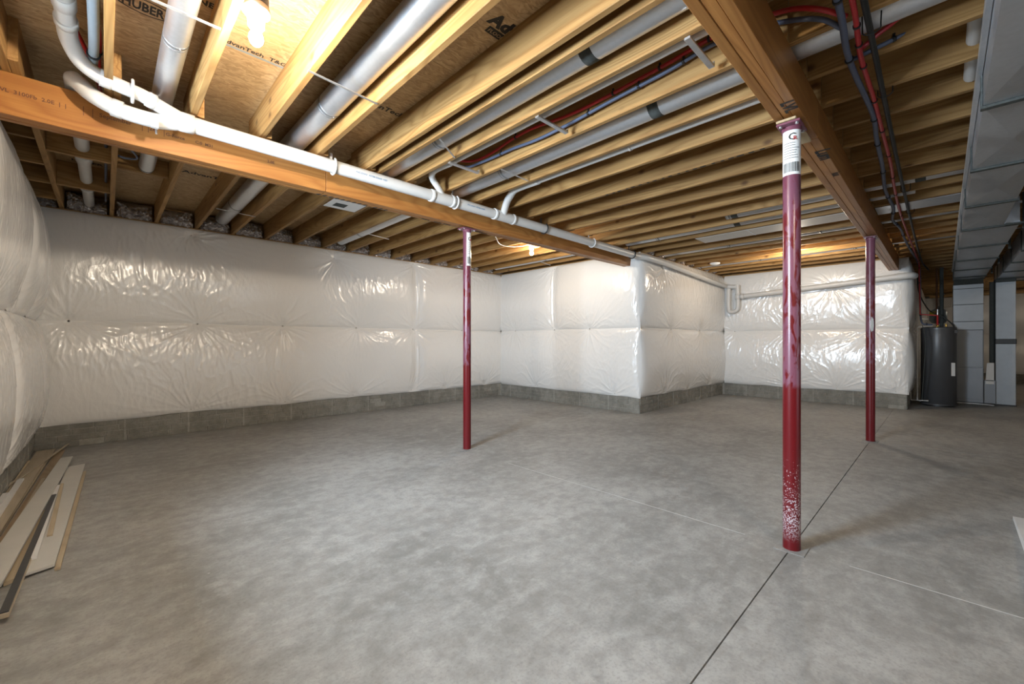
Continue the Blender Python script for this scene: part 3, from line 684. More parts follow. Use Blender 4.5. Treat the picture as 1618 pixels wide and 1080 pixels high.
# white round box without a bulb
t = thing('ceiling_disc', 'small white round fitting under the joists near the recessed wall', 'fitting', (8.42, 3.06, 2.69))
MB().lathe([(.03, -.012), (.07, 0), (.09, .014), (.09, .03)]).build('disc', M['porcelain'], t); MB().lathe([(.012, -.02), (.02, -.0121)]).build('centre_button', M['strapsteel'], t)
# cable loop near second bulb
tag(MB().tube(smooth_path([(3.95, 4.45, 2.78), (4.05, 4.5, 2.70), (4.22, 4.6, 2.655), (4.45, 4.62, 2.66), (4.68, 4.58, 2.70), (4.83, 4.55, 2.76)]), .005, 8).build('cable', M['cable']), 'white cable looping under the joists to the bulb behind the left beam', 'cable')

# ---------------------------------------------------------------- white drain pipe
R = .052; Y0 = 3.47
dr = thing('drain_pipe', 'long white plastic drain pipe running along the left beam', 'pipe')
zmain = lambda x: 2.640-.007*(x-.3)
MB().tube([(x, Y0, zmain(x)) for x in (.36, 1.6, 3.2, 5.0, 6.15)], R, 24).build('pipe', M['pvc'], dr)
MB().tube(smooth_path([(6.15, Y0, zmain(6.15)), (6.28, 3.45, 2.595), (6.5, 3.39, 2.585), (7.3, 3.37, 2.56), (9.2, 3.38, 2.47), (9.75, 3.38, 2.45)]), .046, 20).build('pipe', M['pvc'], dr)
def collar(p, ax, r=R*1.16, w=.05): ring_at(p, ax, r, w).build('coupling', M['pvc'], dr)
# front leg, from above the camera
MB().tube([(-.15, 1.6, 2.83), (-.145, 3.10, 2.83)], .039, 22).build('pipe', M['pvc'], dr)
collar((-.145, 2.92, 2.83), (0, 1, 0), .045, .09); collar((-.145, 3.10, 2.828), (0, 1, 0), .046, .05)
MB().tube(smooth_path([(-.145, 3.10, 2.828), (-.14, 3.24, 2.81), (-.10, 3.35, 2.765), (-.02, 3.40, 2.735), (.06, 3.405, 2.72), (.16, 3.41, 2.705), (.23, 3.43, 2.685), (.36, 3.46, 2.652)]), .040, 22).build('sweep_elbow', M['pvc'], dr)
collar((.0, 3.402, 2.731), (1, .05, -.1), .047, .05); collar((.20, 3.42, 2.695), (1, .25, -.2), .046, .04)
# back leg, over the beam
MB().tube([(-.14, 7.0, 2.82), (-.14, 3.92, 2.80)], .045, 22).build('pipe', M['pvc'], dr)
collar((-.14, 5.2, 2.81), (0, 1, 0), .056, .16); collar((-.14, 6.2, 2.81), (0, 1, 0), .056, .08)
MB().tube(smooth_path([(-.14, 3.95, 2.80), (-.14, 3.72, 2.785), (-.13, 3.61, 2.765), (-.06, 3.54, 2.675), (.06, 3.50, 2.615), (.2, 3.48, 2.60), (.30, 3.475, 2.615), (.38, 3.47, 2.638)]), .045, 22).build('sweep_elbow', M['pvc'], dr)
collar((.05, 3.503, 2.619), (1, -.1, -.2), .052, .05)
collar((.38, Y0, 2.64), (1, 0, 0), .061, .08); collar((2.28, Y0, zmain(2.3)), (1, 0, 0), .060, .04); collar((2.52, Y0, zmain(2.5)), (1, 0, 0), .060, .04)
collar((3.10, Y0, zmain(3.1)), (1, 0, 0), .060, .04); collar((3.38, Y0, zmain(3.4)), (1, 0, 0), .060, .04)
MB().tube([(2.28, Y0, zmain(2.3)), (2.52, Y0, zmain(2.5))], .057, 22).build('wye_body', M['pvc'], dr)
MB().tube([(3.10, Y0, zmain(3.1)), (3.38, Y0, zmain(3.4))], .057, 22).build('wye_body', M['pvc'], dr)
MB().tube(smooth_path([(2.175, 3.02, 2.775), (2.175, 3.20, 2.785), (2.19, 3.32, 2.785), (2.24, 3.40, 2.76), (2.33, 3.43, 2.70), (2.42, Y0, 2.63)]), .03, 18).build('branch_elbow', M['pvc'], dr)
MB().tube([(2.175, .80, 2.775), (2.175, 3.03, 2.775)], .025, 16).build('branch_pipe', M['pvc'], dr)
MB().tube([(3.02, .75, 2.772), (3.02, 2.80, 2.772)], .031, 16).build('branch_pipe', M['pvc'], dr)
MB().tube(smooth_path([(3.02, 2.74, 2.772), (3.02, 2.95, 2.775), (3.04, 3.10, 2.775), (3.10, 3.22, 2.76), (3.16, 3.34, 2.73), (3.22, Y0, 2.62)]), .038, 18).build('branch_elbow', M['pvc'], dr)
ring_at((3.02, 1.75, 2.772), (0, 1, 0), .037, .02).build('pipe_clip', M['pvc'], dr)
# pipe hangers
for x, mt in ((.115, 'pvc'), (1.335, 'pvc'), (2.56, 'pvc'), (3.93, 'black'), (4.95, 'pvc'), (6.05, 'black')):
    zc = zmain(x) if x > .3 else 2.712; yc = Y0 if x > .3 else 3.407
    h = MB(); arc = [(x, yc+.062*math.sin(a), zc-.062*math.cos(a)) for a in [math.radians(-150+10*k) for k in range(31)]]
    h.tube(arc, .008, 8); h.box((x-.01, yc+.05, zc), (x+.01, yc+.06, JZ+.04)); h.build('pipe_hanger', M[mt], dr)
tag(MB().tube([(.235, 3.56, 2.55), (.235, 3.56, 2.90)], .006, 8).build('hanger_rod', M['strapsteel']), 'thin steel rod standing behind the white drain pipe sweep', 'rod')
MB().box((.20, 3.41, 2.535), (.235, 3.44, 2.60)).build('hanger_block', M['pvc'], dr)
text('PVC-DWV  ASTM D2665  NSF', .022, (1.5, Y0-.0525, zmain(2)-.012), (1, 0, -.0035), (0, 0, 1), M['pvcprint'], dr, off=.0003)
text('PVC-DWV  ASTM D2665', .022, (2.68, Y0-.0525, zmain(2.8)-.012), (1, 0, -.0035), (0, 0, 1), M['pvcprint'], dr, off=.0003)
# trap and wall pipe at the far corner
tr = thing('cleanout_pipe', 'white horizontal pipe along the far wall with a looped trap at its left end', 'pipe')
MB().tube([(10.00, 3.18, 2.19), (9.98, 2.73, 2.215), (9.96, 1.6, 2.28), (9.94, .56, 2.342)], .050, 22).build('pipe', M['pvc'], tr)
MB().tube(smooth_path([(9.75, 3.38, 2.45), (9.93, 3.38, 2.44), (9.98, 3.30, 2.43), (10.0, 3.18, 2.42)]), .044, 18).build('elbow', M['pvc'], tr)
MB().tube(smooth_path([(10.0, 3.16, 2.46), (10.0, 3.15, 2.2), (10.0, 3.15, 1.98), (10.0, 3.18, 1.90), (10.0, 3.28, 1.87), (10.0, 3.34, 1.95), (10.0, 3.34, 2.4)]), .044, 18).build('trap', M['pvc'], tr)
for y, z in ((3.05, 2.195), (.95, 2.32), (.56, 2.34)): ring_at((9.97, y, z), (0, 1, 0), .058, .06).build('coupling', M['pvc'], tr)
ring_at((10.0, 3.15, 2.2), (0, 0, 1), .054, .12).build('coupling', M['pvc'], tr); ring_at((10.0, 3.28, 1.85), (0, 0, 1), .03, .03).build('drain_plug', M['blackiron'], tr)
MB().tube(smooth_path([(9.94, .56, 2.342), (9.945, .46, 2.345), (10.0, .38, 2.35), (10.12, .35, 2.355)]), .056, 18).build('elbow', M['pvc'], tr)
s_ = thing('joist_pipe', 'white pipe passing through two joists beside the near end of the big duct', 'pipe', (0, -.118, 0))
MB().tube([(2.96, 0, 2.835), (3.72, 0, 2.79)], .033, 16).build('pipe', M['pvc'], s_); ring_at((2.985, 0, 2.833), (1, 0, -.06), .042, .05).build('coupling', M['pvc'], s_)
MB().tube(smooth_path([(2.99, .0, 2.833), (2.985, .06, 2.84), (2.98, .14, 2.86), (2.98, .22, 2.90)]), .030, 14).build('elbow', M['pvc'], s_)

# ---------------------------------------------------------------- round ducts
def duct(x, z, r, y0, y1, label, bands=(), caulk=(), straps=(), end=None):
    t = thing('round_duct', label, 'duct', (x, 0, z), 'round metal ducts between the joists')
    ys = sorted(set([y0, y1]+list(bands))); 
    MB().tube([(0, y0, 0), (0, y1, 0)], r, 32).build('duct_pipe', M['galv'], t)
    for y in bands:
        ring_at((0, y, 0), (0, 1, 0), r*1.02, .022).build('crimp_band', M['galvdull'], t)
        ring_at((0, y+.03, 0), (0, 1, 0), r*1.015, .008).build('crimp_band', M['galvdull'], t)
        MB().tube([(.3*r, y, -r*.98), (.3*r, y, -r*1.06)], .004, 6).build('screw', M['strapsteel'], t)
    for y in caulk: ring_at((0, y, 0), (0, 1, 0), r*1.025, .075).build('sealant_band', M['caulk'], t)
    for x0, x1, ya, yb in straps:
        a = Vector((x0-x, ya, 2.714-z)); b = Vector((x1-x, yb, 2.714-z)); d = Vector((0, .008, 0))
        MB().add([a-d, a+d, b+d, b-d, a-d+Vector((0, 0, .004)), a+d+Vector((0, 0, .004)), b+d+Vector((0, 0, .004)), b-d+Vector((0, 0, .004))],
                 [(0, 1, 2, 3), (7, 6, 5, 4), (0, 4, 5, 1), (1, 5, 6, 2), (2, 6, 7, 3), (3, 7, 4, 0)]).build('hanger_strap', M['strapsteel'], t)
    return t
D1 = duct(.273, 2.845, .058, .3, 5.22, 'narrow shiny round duct left of the brightest bulb', bands=(2.89,), straps=((.02, .40, 2.44, 2.44),))
ring_at((0, 5.2, 0), (0, 1, 0), .059, .02).build('end_ring', M['black'], D1)
duct(1.125, 2.855, .079, .3, 6.75, 'widest shiny round duct right of the brightest bulb, crossing over the left beam', bands=(2.98, 5.9), straps=((.81, 1.24, 2.47, 2.51), (.9, 1.3, 5.75, 5.8)))
duct(1.925, 2.84, .085, -5.0, 3.75, 'dull grey round duct in the second joist bay right of the wide shiny duct', bands=(2.80, ), caulk=(1.36,), straps=((1.79, 2.06, 2.62, 2.80),))
duct(2.70, 2.825, .085, -5.0, 3.8, 'round duct two bays right of the tubing pair, with a dark sealant band', bands=(2.86,), caulk=(1.36,), straps=((2.49, 2.85, 2.70, 2.72),))
for a in ((2.07, 2.42, .88, .89), (2.07, 2.42, 1.89, 1.90), (2.07, 2.42, 2.89, 2.90)):
    MB().cbox((a[0], a[2]-.011, 2.701), (a[1]-.035, a[3]+.011, 2.7125), .002)
    t = thing('steel_bracket', 'flat steel bar across the red and blue tubing bay, %s' % {.88: 'nearest the right beam', 1.89: 'the middle one', 2.89: 'nearest the left beam'}[a[2]], 'bracket', (0, 0, 0), 'steel bars under the tubing bay')
    MB().cbox((a[0], a[2]-.011, 2.704), (a[1]-.035, a[3]+.011, 2.7165), .002).build('bar', M['strapsteel'], t)
    MB().cbox((a[1]-.035, a[2]-.011, 2.704), (a[1]-.03, a[3]+.011, 2.735), .001).build('bent_end', M['strapsteel'], t)
duct(2.235, 2.86, .07, -5.0, .62, 'round duct right of the right beam, crossed by the blue and red lines', bands=(.2,)) if False else None
duct(5.615, 2.83, .085, -5.0, 1.9, 'round duct ending in a dark collar under the sixth bay beyond the nearest post', caulk=(1.8, .15), bands=(1.86,))
duct(6.03, 2.83, .085, .2, 3.55, 'round duct running beside the pale panel toward the recessed wall', caulk=(1.9,), bands=(3.0,))
duct(7.26, 2.825, .085, -5.0, 3.50, 'round duct just beyond the pale panel', bands=(2.4, 1.2), caulk=(-.5,))
duct(8.91, 2.825, .085, -5.0, 3.50, 'round duct in the warm lit bays near the far wall', bands=(2.4, 1.0))
duct(4.78+.42*0, 2.83, .0755, 4.0, 6.85, 'short round duct behind the left beam, left of the second bulb', bands=(5.9,)) if False else None
duct(2.715, 2.84, .078, 4.0, 6.75, 'pale round duct behind the left beam ending at the back wall', bands=(6.0,), straps=((2.55, 3.0, 5.6, 5.7),))
duct(6.07, 2.83, .07, 4.0, 6.75, 'last round duct behind the left beam, beside the projecting wall', bands=(5.3,), straps=((5.9, 6.3, 5.3, 5.4),))
# flat return panels closing joist bays
pn = thing('joist_bay_cover', 'pale flat sheet closing one joist bay, seamed across, left of the right beam', 'panel')
for a, b in ((.70, 1.845), (1.85, 2.54)): MB().box((6.215, a, JZ-.004), (6.60, b, JZ-.001)).build('sheet', M['panel'], pn)
MB().box((6.215, 1.84, JZ-.008), (6.60, 1.856, JZ-.004)).build('seam', M['strapsteel'], pn)
pn = thing('joist_bay_cover', 'shiny metal sheet closing one joist bay right of the right beam', 'panel')
MB().box((6.255, -.14, JZ-.004), (6.62, .54, JZ-.001)).build('sheet', M['galv'], pn); MB().tube([(6.44, .26, JZ-.006), (6.44, .26, JZ-.002)], .02, 12).build('screw', M['strapsteel'], pn)
pn = thing('bay_plate', 'white metal plate with a dark slot behind the left beam', 'plate')
MB().box((1.735, 4.20, JZ-.004), (2.085, 4.80, JZ-.001)).build('plate', M['whitepaint'], pn); MB().box((1.80, 4.60, JZ-.006), (1.93, 4.72, JZ-.004)).build('slot', M['caulk'], pn)

# ---------------------------------------------------------------- water tubing and gas pipe
def tubing(name, label, pts, r, mat, ties=(), tr_=1.35, cat='tubing', k=6):
    t = thing(name, label, cat); path = smooth_path(pts, k); MB().tube(path, r, 12).build('tube', mat, t)
    for q in ties:
        i = min(len(path)-2, max(1, int(q*(len(path)-1)))); p = path[i]; d = path[i+1]-path[i-1]
        ring_at(p, d, r*tr_, .014).build('clip', M['black'], t)
        MB().box((p.x-.004, p.y-.006, p.z+r), (p.x+.004, p.y+.006, min(p.z+r+.02, JZ if p.z < JZ else p.z+r+.02))).build('clip_stem', M['black'], t)
    return t
yy = lambda s: [(2.43, y, z) for y, z in s]
tubing('red_tubing', 'red tube clipped to a joist between the beams, above its blue twin', [(2.30, 3.20, 2.93), (2.34, 3.12, 2.88)]+[(2.418, y, z) for y, z in [(2.98, 2.855), (2.74, 2.85), (2.49, 2.88), (2.24, 2.885), (1.89, 2.85), (1.57, 2.85), (1.34, 2.86), (1.13, 2.87), (.91, 2.89)]]+[(2.40, .7, 2.86), (2.36, .52, 2.80), (2.36, .40, 2.735), (2.45, .31, 2.70)], .0115, M['red_pex'], ties=(.30, .52, .62, .72))
tubing('blue_tubing', 'blue-grey tube clipped to a joist between the beams, below its red twin', [(2.28, 3.32, 2.93), (2.32, 3.22, 2.87)]+[(2.418, y, z) for y, z in [(3.08, 2.83), (2.95, 2.815), (2.75, 2.805), (2.49, 2.80), (2.2, 2.78), (1.89, 2.785), (1.57, 2.805), (1.34, 2.815), (1.13, 2.825), (.9, 2.85)]]+[(2.42, .7, 2.83), (2.41, .52, 2.775), (2.42, .40, 2.72), (2.52, .34, 2.70)], .0115, M['blue_pex'], ties=(.30, .50, .60, .70))
zt = 2.690
tie = [i/16 for i in range(1, 16)]
tubing('blue_tubing', 'thick blue-grey water line hung below the joists right of the right beam', [(1.2, .31, zt), (2.29, .32, zt), (2.82, .345, zt), (3.6, .32, zt), (4.07, .34, zt), (4.77, .36, zt), (5.49, .395, zt), (6.3, .385, zt), (6.9, .43, zt), (7.5, .39, zt), (8.45, .385, zt), (9.6, .36, zt), (10.6, .33, zt), (11.0, .31, 2.60), (11.05, .30, 2.3), (11.05, .29, 1.62), (11.06, .20, 1.53), (11.08, .14, 1.525)], .0145, M['blue_pex'], ties=tie)
tubing('red_tubing', 'red water line hung below the joists beside the thick blue line', [(1.2, .25, zt), (2.33, .275, zt), (2.64, .29, zt), (2.87, .30, zt), (3.41, .295, zt), (4.04, .30, zt), (4.73, .305, zt), (5.55, .33, zt), (6.72, .345, zt), (8.48, .335, zt), (10.2, .32, zt), (10.85, .31, 2.64), (10.98, .31, 2.4), (11.0, .30, 1.72)], .0115, M['red_pex'], ties=tie)
t = thing('red_tubing', 'short red crossing line with elbow over the dark water heater', 'tubing'); 
MB().tube([(11.0, .30, 1.72), (11.0, .08, 1.69)], .011, 10).build('tube', M['red_pex'], t); MB().tube([(11.0, .07, 1.70), (11.05, .07, 1.50)], .013, 10).build('tube', M['red_pex'], t)
MB().tube([(11.0, .07, 1.69), (11.0, .07, 1.80)], .010, 10).build('riser', M['strapsteel'], t); ring_at((11.05, .065, 1.50), (0, 0, 1), .018, .03).build('valve', M['brass'], t)
tg = tubing('gas_pipe', 'straight black pipe hung on wire hooks right of the red water line', [(1.2, .225, zt), (2.36, .24, zt), (5.05, .265, zt), (8.5, .28, zt), (10.9, .27, zt), (11.6, .20, 2.62)], .013, M['blackiron'], cat='pipe')
for x in (2.62, 3.35, 5.62, 6.6, 8.3, 9.6):
    yc = .235+(x-2.3)*.006
    MB().tube([(x, yc-.035, JZ+.04), (x, yc-.033, zt+.01)]+[(x, yc+.034*math.sin(a), zt-.0-.022*math.cos(a)) for a in [math.radians(-80+20*k) for k in range(9)]]+[(x, yc+.035, JZ+.05)], .0028, 6).build('wire_hook', M['blackiron'], tg)
tubing('blue_tubing', 'blue tube crossing up between joists toward the big duct', [(2.86, .345, 2.705), (2.90, .22, 2.745), (2.93, .08, 2.78), (2.93, -.1, 2.81), (2.93, -.5, 2.83)], .011, M['blue_pex'], ties=(.35,))
tubing('red_tubing', 'red tube crossing up between joists toward the big duct', [(2.80, .30, 2.71), (2.82, .2, 2.78), (2.83, .05, 2.83), (2.83, -.5, 2.85)], .011, M['red_pex'])
tubing('red_tubing', 'thin red line in the bay behind the white drain elbow, top left', [(-.08, 2.9, 2.92), (-.03, 3.2, 2.90), (-.03, 3.5, 2.86), (-.03, 3.8, 2.84)], .011, M['red_pex'], ties=(.6,))
tubing('red_tubing', 'red line slanting across the subfloor behind the white elbow', [(-.12, 3.35, 2.93), (-.06, 3.62, 2.90), (-.025, 3.9, 2.86)], .011, M['red_pex'])
tubing('red_tubing', 'short red line below the end of the narrow shiny duct', [(.27, 4.2, 2.93), (.20, 3.95, 2.90), (.15, 3.80, 2.86)], .011, M['red_pex'])
tubing('blue_tubing', 'pale blue-grey conduit beside the first joist, top left', [(-.045, 1.6, 2.78), (-.043, 2.4, 2.78), (-.045, 3.1, 2.79), (-.055, 3.42, 2.80)], .022, M['expansion'], ties=(.45, .85))
tubing('blue_tubing', 'thin blue line beside the joist in the bays behind the left beam', [(.0, 4.0, 2.86), (.0, 4.8, 2.85), (.0, 5.8, 2.83), (.0, 6.7, 2.82)], .011, M['blue_pex'], ties=(.2, .5, .8))
tubing('blue_tubing', 'small blue branch bending behind the left beam near the printed letters', [(.09, 4.5, 2.9), (.12, 4.75, 2.86), (.2, 5.0, 2.84), (.13, 5.05, 2.83), (.08, 5.0, 2.82)], .009, M['blue_pex'])

# ---------------------------------------------------------------- rectangular ducts
def trunk(name, label, xj, ya, ybs, z0, z1):
    t = thing(name, label, 'duct')
    for i in range(len(xj)-1):
        a, b = xj[i], xj[i+1]; yb = ybs[i]; zc = z0
        # section with cross-broken (slightly domed) underside
        xm, ym = (a+b)/2, (ya+yb)/2; dz = -.016
        vs = [(a, ya, z0), (b, ya, z0), (b, yb, z0), (a, yb, z0), (xm, ym, z0+dz), (a, ya, z1), (b, ya, z1), (b, yb, z1), (a, yb, z1)]
        fs = [(4, 1, 0), (4, 2, 1), (4, 3, 2), (4, 0, 3), (5, 6, 7, 8), (0, 1, 6, 5), (1, 2, 7, 6), (2, 3, 8, 7), (3, 0, 5, 8)]
        MB().add(vs, fs).build('duct_section', M['galv'], t)
    for i, x in enumerate(xj):
        yb = min(ybs[min(i, len(ybs)-1)], ybs[max(i-1, 0)])
        q = MB(); q.cbox((x-.020, yb-.012, z0-.016), (x+.020, ya+.010, z0-.001), .002); q.cbox((x-.014, ya+.001, z0), (x+.014, ya+.010, z1-.02), .002)
        q.build('joint_cleat', M['caulk'], t)
    return t
XT = [1.2, 2.1, 3.27, 4.42, 5.58, 6.72, 7.95, 9.2, 10.4, 11.55, 12.02]
tk = trunk('supply_duct', 'large rectangular metal duct along the right, with cross-broken sections', XT, -.145, [-.44]*5+[-.55]*5, 2.42, 2.70)
MB().cbox((1.2, -.142, 2.58), (12.0, -.12, 2.615), .002).build('side_flange', M['galv'], tk)
rt = trunk('return_duct', 'second rectangular metal duct beyond the first, at the right edge', [1.4, 2.6, 3.8, 5.0, 6.2, 7.4, 8.6, 9.8, 11.0, 12.1, 12.75], -.72, [-1.15]*10, 2.40, 2.68)  # nearest sections added out of view to block a fill bulb's light
for x in (5.9, 7.0, 8.4, 9.9, 11.2):
    for y in ((-.57, ) if x < 6 else (-.60,)):
        MB().box((x, y-.012, 2.41), (x+.004, y+.012, 2.80)).build('hanger_strap', M['caulk'], tk)
MB().cbox((6.6, -.78, 2.395), (6.64, -.44, 2.412), .002).build('joint_cleat', M['caulk'], tk)
# furnace with plenum
fu = thing('furnace', 'tall grey metal furnace cabinet between water heater and return duct', 'furnace', (12.0, -.34, 0))
MB().cbox((0, -.20, .035), (.72, .20, 1.435), .006).build('cabinet', M['furnace'], fu)
MB().cbox((-.008, -.19, .10), (0, .19, .70), .003).build('lower_panel', M['furnace'], fu); MB().cbox((-.008, -.19, .715), (0, .19, 1.42), .003).build('upper_panel', M['furnace'], fu)
MB().box((.02, -.19, 0), (.70, .19, .035)).build('base', M['black'], fu)
pl = thing('supply_plenum', 'bright sheet-metal plenum rising from the furnace to the big duct', 'duct', (12.0, -.34, 1.436))
for i, (z0, z1) in enumerate(((0, .16), (.165, .49), (.495, .80), (.805, .88))):
    MB().cbox((.02, -.20, z0), (.60, .20, z1), .003).build('duct_section', M['galvdull'], pl)
    MB().cbox((.012, -.204, z1-.003), (.60, .204, z1+.006), .002).build('joint_cleat', M['caulk'], pl)
MB().add([(.02, -.20, .886), (.02, .20, .886), (-.10, .19, .98), (-.10, -.19, .98), (.6, -.2, .886), (.6, .2, .886), (.6, .19, .98), (.6, -.19, .98)],
         [(0, 1, 2, 3), (0, 3, 7, 4), (1, 5, 6, 2), (3, 2, 6, 7), (4, 7, 6, 5), (0, 4, 5, 1)]).build('transition', M['caulk'], pl)
rd = thing('return_drop', 'vertical rectangular metal return duct with black flexible band', 'duct', (12.13, -.82, 0))
MB().cbox((0, -.125, .02), (.45, .125, 1.17), .004).build('lower_section', M['galvdull'], rd); MB().cbox((0, -.125, 1.25), (.45, .125, 2.33), .004).build('upper_section', M['galvdull'], rd)
MB().cbox((-.008, -.135, 1.16), (.46, .135, 1.26), .01).build('flexible_band', M['black'], rd); MB().cbox((-.006, -.13, 2.33), (.46, .13, 2.40), .01).build('flexible_band', M['caulk'], rd)
MB().cbox((-.01, -.135, 0), (.46, .135, .02), .003).build('base_rail', M['black'], rd)
fi = thing('filter_box', 'low grey metal box with a slanted white panel beside the furnace', 'box', (12.05, -.62, 0))
MB().cbox((.02, -.075, .03), (.45, .075, .47), .004).build('housing', M['furnace'], fi)
MB().add([(0, -.055, .40), (0, .055, .40), (.05, .035, .80), (.05, -.055, .80), (.03, -.055, .40), (.03, .055, .40), (.08, .035, .80), (.08, -.055, .80)],
         [(3, 2, 1, 0), (4, 5, 6, 7), (0, 1, 5, 4), (1, 2, 6, 5), (2, 3, 7, 6), (3, 0, 4, 7)]).build('slanted_panel', M['panel'], fi)
MB().box((.0, -.05, .46), (.012, .05, .475)).build('vent_slot', M['caulk'], fi)
tag(MB().tube(smooth_path([(11.98, .0, .015), (12.0, -.3, .015), (11.98, -.55, .015), (11.9, -.66, .015)]), .012, 10).build('condensate_line', M['pvc']), 'thin white drain line on the floor before the furnace', 'pipe')
for i, (y, z0, z1, lab, mt) in enumerate(((-.66, .8, 2.36, 'dark vertical vent pipe between plenum and return duct', 'caulk'), (.02, 1.47, 2.70, 'grey vertical vent pipe rising beside the plenum', 'caulk'), (.09, 1.6, 2.70, 'thin brownish vertical pipe above the water heater', 'brownink'))):
    tag(MB().tube([(12.3, y, z0 if z0 < 1 else z0-.03), (12.3, y, 2.725 if z1 > 2.5 else z1)], (.035, .03, .015)[i], 14).build('vent_pipe', M[mt]), lab, 'pipe')
# water heater
wh = thing('water_heater', 'tall dark grey cylindrical water heater', 'water heater', (11.27, .06, 0))
MB().lathe([(.225, .03), (.24, .035), (.24, 1.455), (.236, 1.47), (.19, 1.478), (.02, 1.48)], n=56).build('tank', M['tank'], wh)
MB().lathe([(.215, 0), (.215, .03)], n=40).build('foot_ring', M['black'], wh)
MB().lathe([(.243, .028), (.243, .05)], n=56).build('bottom_band', M['tank'], wh); MB().lathe([(.2435, 1.435), (.2435, 1.46)], n=56).build('top_band', M['tank'], wh)
a = math.atan2(-.72, -.69)
st = MB().cbox((-.20, -.215, .58), (-.17, -.165, .82), .002).build('sticker', M['paper'], wh)
for dx, dy in ((-.06, .02), (.08, -.10)): MB().tube([(dx, dy, 1.475), (dx, dy, 1.54)], .014, 12).build('nipple', M['brass'], wh)
MB().cbox((-.12, -.20, 1.36), (-.04, -.243, 1.42), .003).build('control_box', M['black'], wh)
dn = thing('drain_tube', 'thin pale tube bent in a tall frame along the left side of the water heater', 'pipe')
MB().tube([(11.1, .14, 1.50), (10.9, .32, 1.485), (10.9, .335, 1.46), (10.9, .335, .12), (10.95, .30, .10)], .011, 10).build('pipe', M['panel'], dn); MB().tube([(10.95, .19, .11), (10.9, .42, .11), (10.95, .43, .3)], .010, 10).build('pipe', M['panel'], dn)
et = thing('expansion_tank', 'blue-grey expansion tank with yellow tag behind the water heater', 'tank', (12.6, .07, 1.58))
MB().lathe([(.02, 0), (.10, .02), (.135, .07), (.135, .24), (.10, .30), (.03, .33), (.03, .37)], n=32).build('body', M['expansion'], et)
MB().cbox((-.14, .02, .17), (-.13, .13, .26), .002).build('tag', M['yellow'], et); MB().box((.125, -.01, .10), (.14, .28, .13)).build('wall_strap', M['strapsteel'], et)
tag(MB().tube(smooth_path([(11.0, .34, 2.5), (11.3, .32, 2.15), (12.0, .2, 1.85), (12.0, .02, 1.72), (11.9, -.12, 1.56), (11.8, -.17, 1.45)]), .011, 8).build('flexible_conduit', M['caulk']), 'grey flexible conduit sagging from the wall to the furnace', 'cable')
tag(MB().tube(smooth_path([(10.65, .26, 1.5), (10.6, .22, 1.2), (10.62, .24, .7), (10.75, .27, .15)]), .006, 8).build('cable', M['caulk']), 'grey cable hanging against the white film beside the water heater', 'cable')
el = thing('electrical_box', 'grey meter box with pipes high on the distant end wall', 'box', (18.7, -.05, 2.28))
MB().cbox((0, -.12, 0), (.14, .12, .30), .01).build('housing', M['panel'], el); MB().tube([(0.05, .05, .3), (.05, .05, .44)], .03, 10).build('conduit', M['strapsteel'], el)
lg = MB().cbox((18.72, -4.6, 2.60), (18.98, .3, 2.66), .004).build('trim_1', M['silly']); lg['kind'] = 'structure'

# ---------------------------------------------------------------- trim boards on the floor by the left wall
def board(label, pts, z0, th, mat, name='trim_board', tilt=None):
    n = len(pts); za = z0 if isinstance(z0, (list, tuple)) else [z0]*n
    o = MB().prism(pts, list(za), [z+th for z in za]).build(name, M[mat]); return tag(o, label, 'board', 'trim boards left on the floor')
board('wide pale wooden board nearest the corner, against the left wall foot', [(-.54, 7.0-.15), (-.40, 6.86), (-.47, 3.9), (-.56, 3.9)], .002, .014, 'trimpale')
board('brown wooden board lying beside the pale boards', [(-.385, 6.75), (-.325, 6.72), (-.40, 3.7), (-.465, 3.7)], .002, .016, 'trimbrown')
board('bare pale wooden board on top near the left wall', [(-.515, 6.2), (-.43, 6.2), (-.475, 3.6), (-.555, 3.6)], .017, .012, 'trimpale')
board('narrow white moulding lying on the pale board by the wall', [(-.535, 5.45), (-.50, 5.45), (-.51, 3.8), (-.545, 3.8)], .030, .014, 'whitepaint')
board('narrow light strip lying on the brown board', [(-.395, 5.38), (-.372, 5.38), (-.405, 3.7), (-.43, 3.7)], .019, .014, 'trimpale')
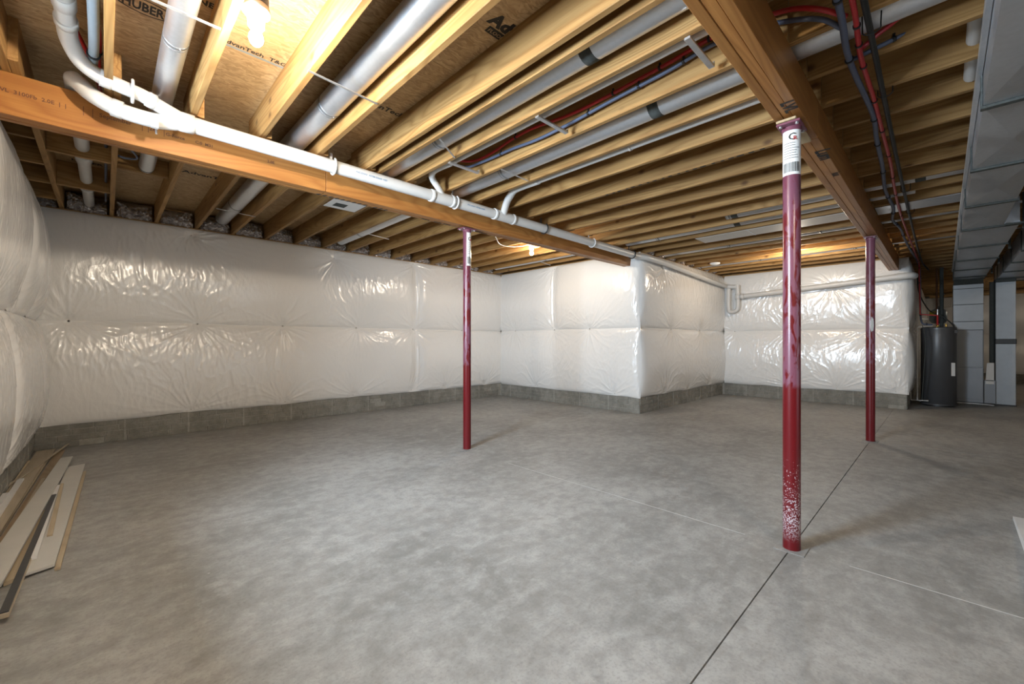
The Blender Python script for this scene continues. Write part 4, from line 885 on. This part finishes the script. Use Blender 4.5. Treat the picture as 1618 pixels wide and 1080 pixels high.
board('wide grey primed board, the rightmost of the pile', [(-.262, 5.74), (-.145, 5.78), (-.195, 3.28), (-.305, 3.24)], .012, .013, 'greyprime')
board('thin raw wooden strip along the right edge of the pile', [(-.150, 5.50), (-.130, 5.50), (-.172, 3.24), (-.194, 3.24)], .002, .012, 'trimwood')
board('dark underside scrap under the front of the rightmost board', [(-.30, 3.30), (-.205, 3.33), (-.205, 3.7), (-.29, 3.7)], .001, .010, 'darkboard')
board('wide grey primed board crossing the pile diagonally', [(-.325, 6.10), (-.240, 6.13), (-.355, 3.10), (-.462, 3.10)], [.034, .034, .045, .045], .013, 'greyprime')
board('white narrow moulding with cut end on the rightmost board', [(-.292, 5.0), (-.268, 5.0), (-.268, 3.42), (-.298, 3.42)], .026, .015, 'whitepaint')
board('short tan strip on the rightmost board', [(-.268, 5.07), (-.250, 5.07), (-.232, 3.76), (-.256, 3.76)], .026, .008, 'trimwood')
board('tan raw board under the diagonal grey board', [(-.34, 4.4), (-.295, 4.4), (-.305, 3.24), (-.36, 3.20)], .004, .018, 'trimwood')
b = board('long charcoal faced board standing out furthest toward the camera', [(-.295, 4.70), (-.270, 4.70), (-.300, 2.80), (-.328, 2.80)], .040, .005, 'darkboard')
MB().prism([(-.295, 4.70), (-.268, 4.70), (-.298, 2.79), (-.328, 2.79)], .022, .0395).build('board_core', M['trimpale'], b)
board('long thin curved strip lying across the whole pile', [(-.315, 6.95), (-.300, 6.94), (-.50, 5.6), (-.585, 5.1), (-.60, 5.15), (-.515, 5.62)], .036, .008, 'trimpale')
board('small white offcut at the left edge of the picture', [(-.56, 4.95), (-.53, 4.95), (-.53, 4.6), (-.56, 4.6)], .046, .012, 'whitepaint')
board('thin tan strip between wall foot and the pale boards', [(-.555, 6.3), (-.54, 6.3), (-.555, 4.2), (-.565, 4.2)], .018, .010, 'trimwood')
# white board at the right edge
rb = MB().prism([(4.41, -.33), (2.4, -.31), (2.4, -.95), (4.41, -.95)], 0.0, [.02, .14, .14, .02]).build('white_ramp_board', M['whitepaint'])
tag(rb, 'white low wedge-shaped board on the floor at the right picture edge', 'board')
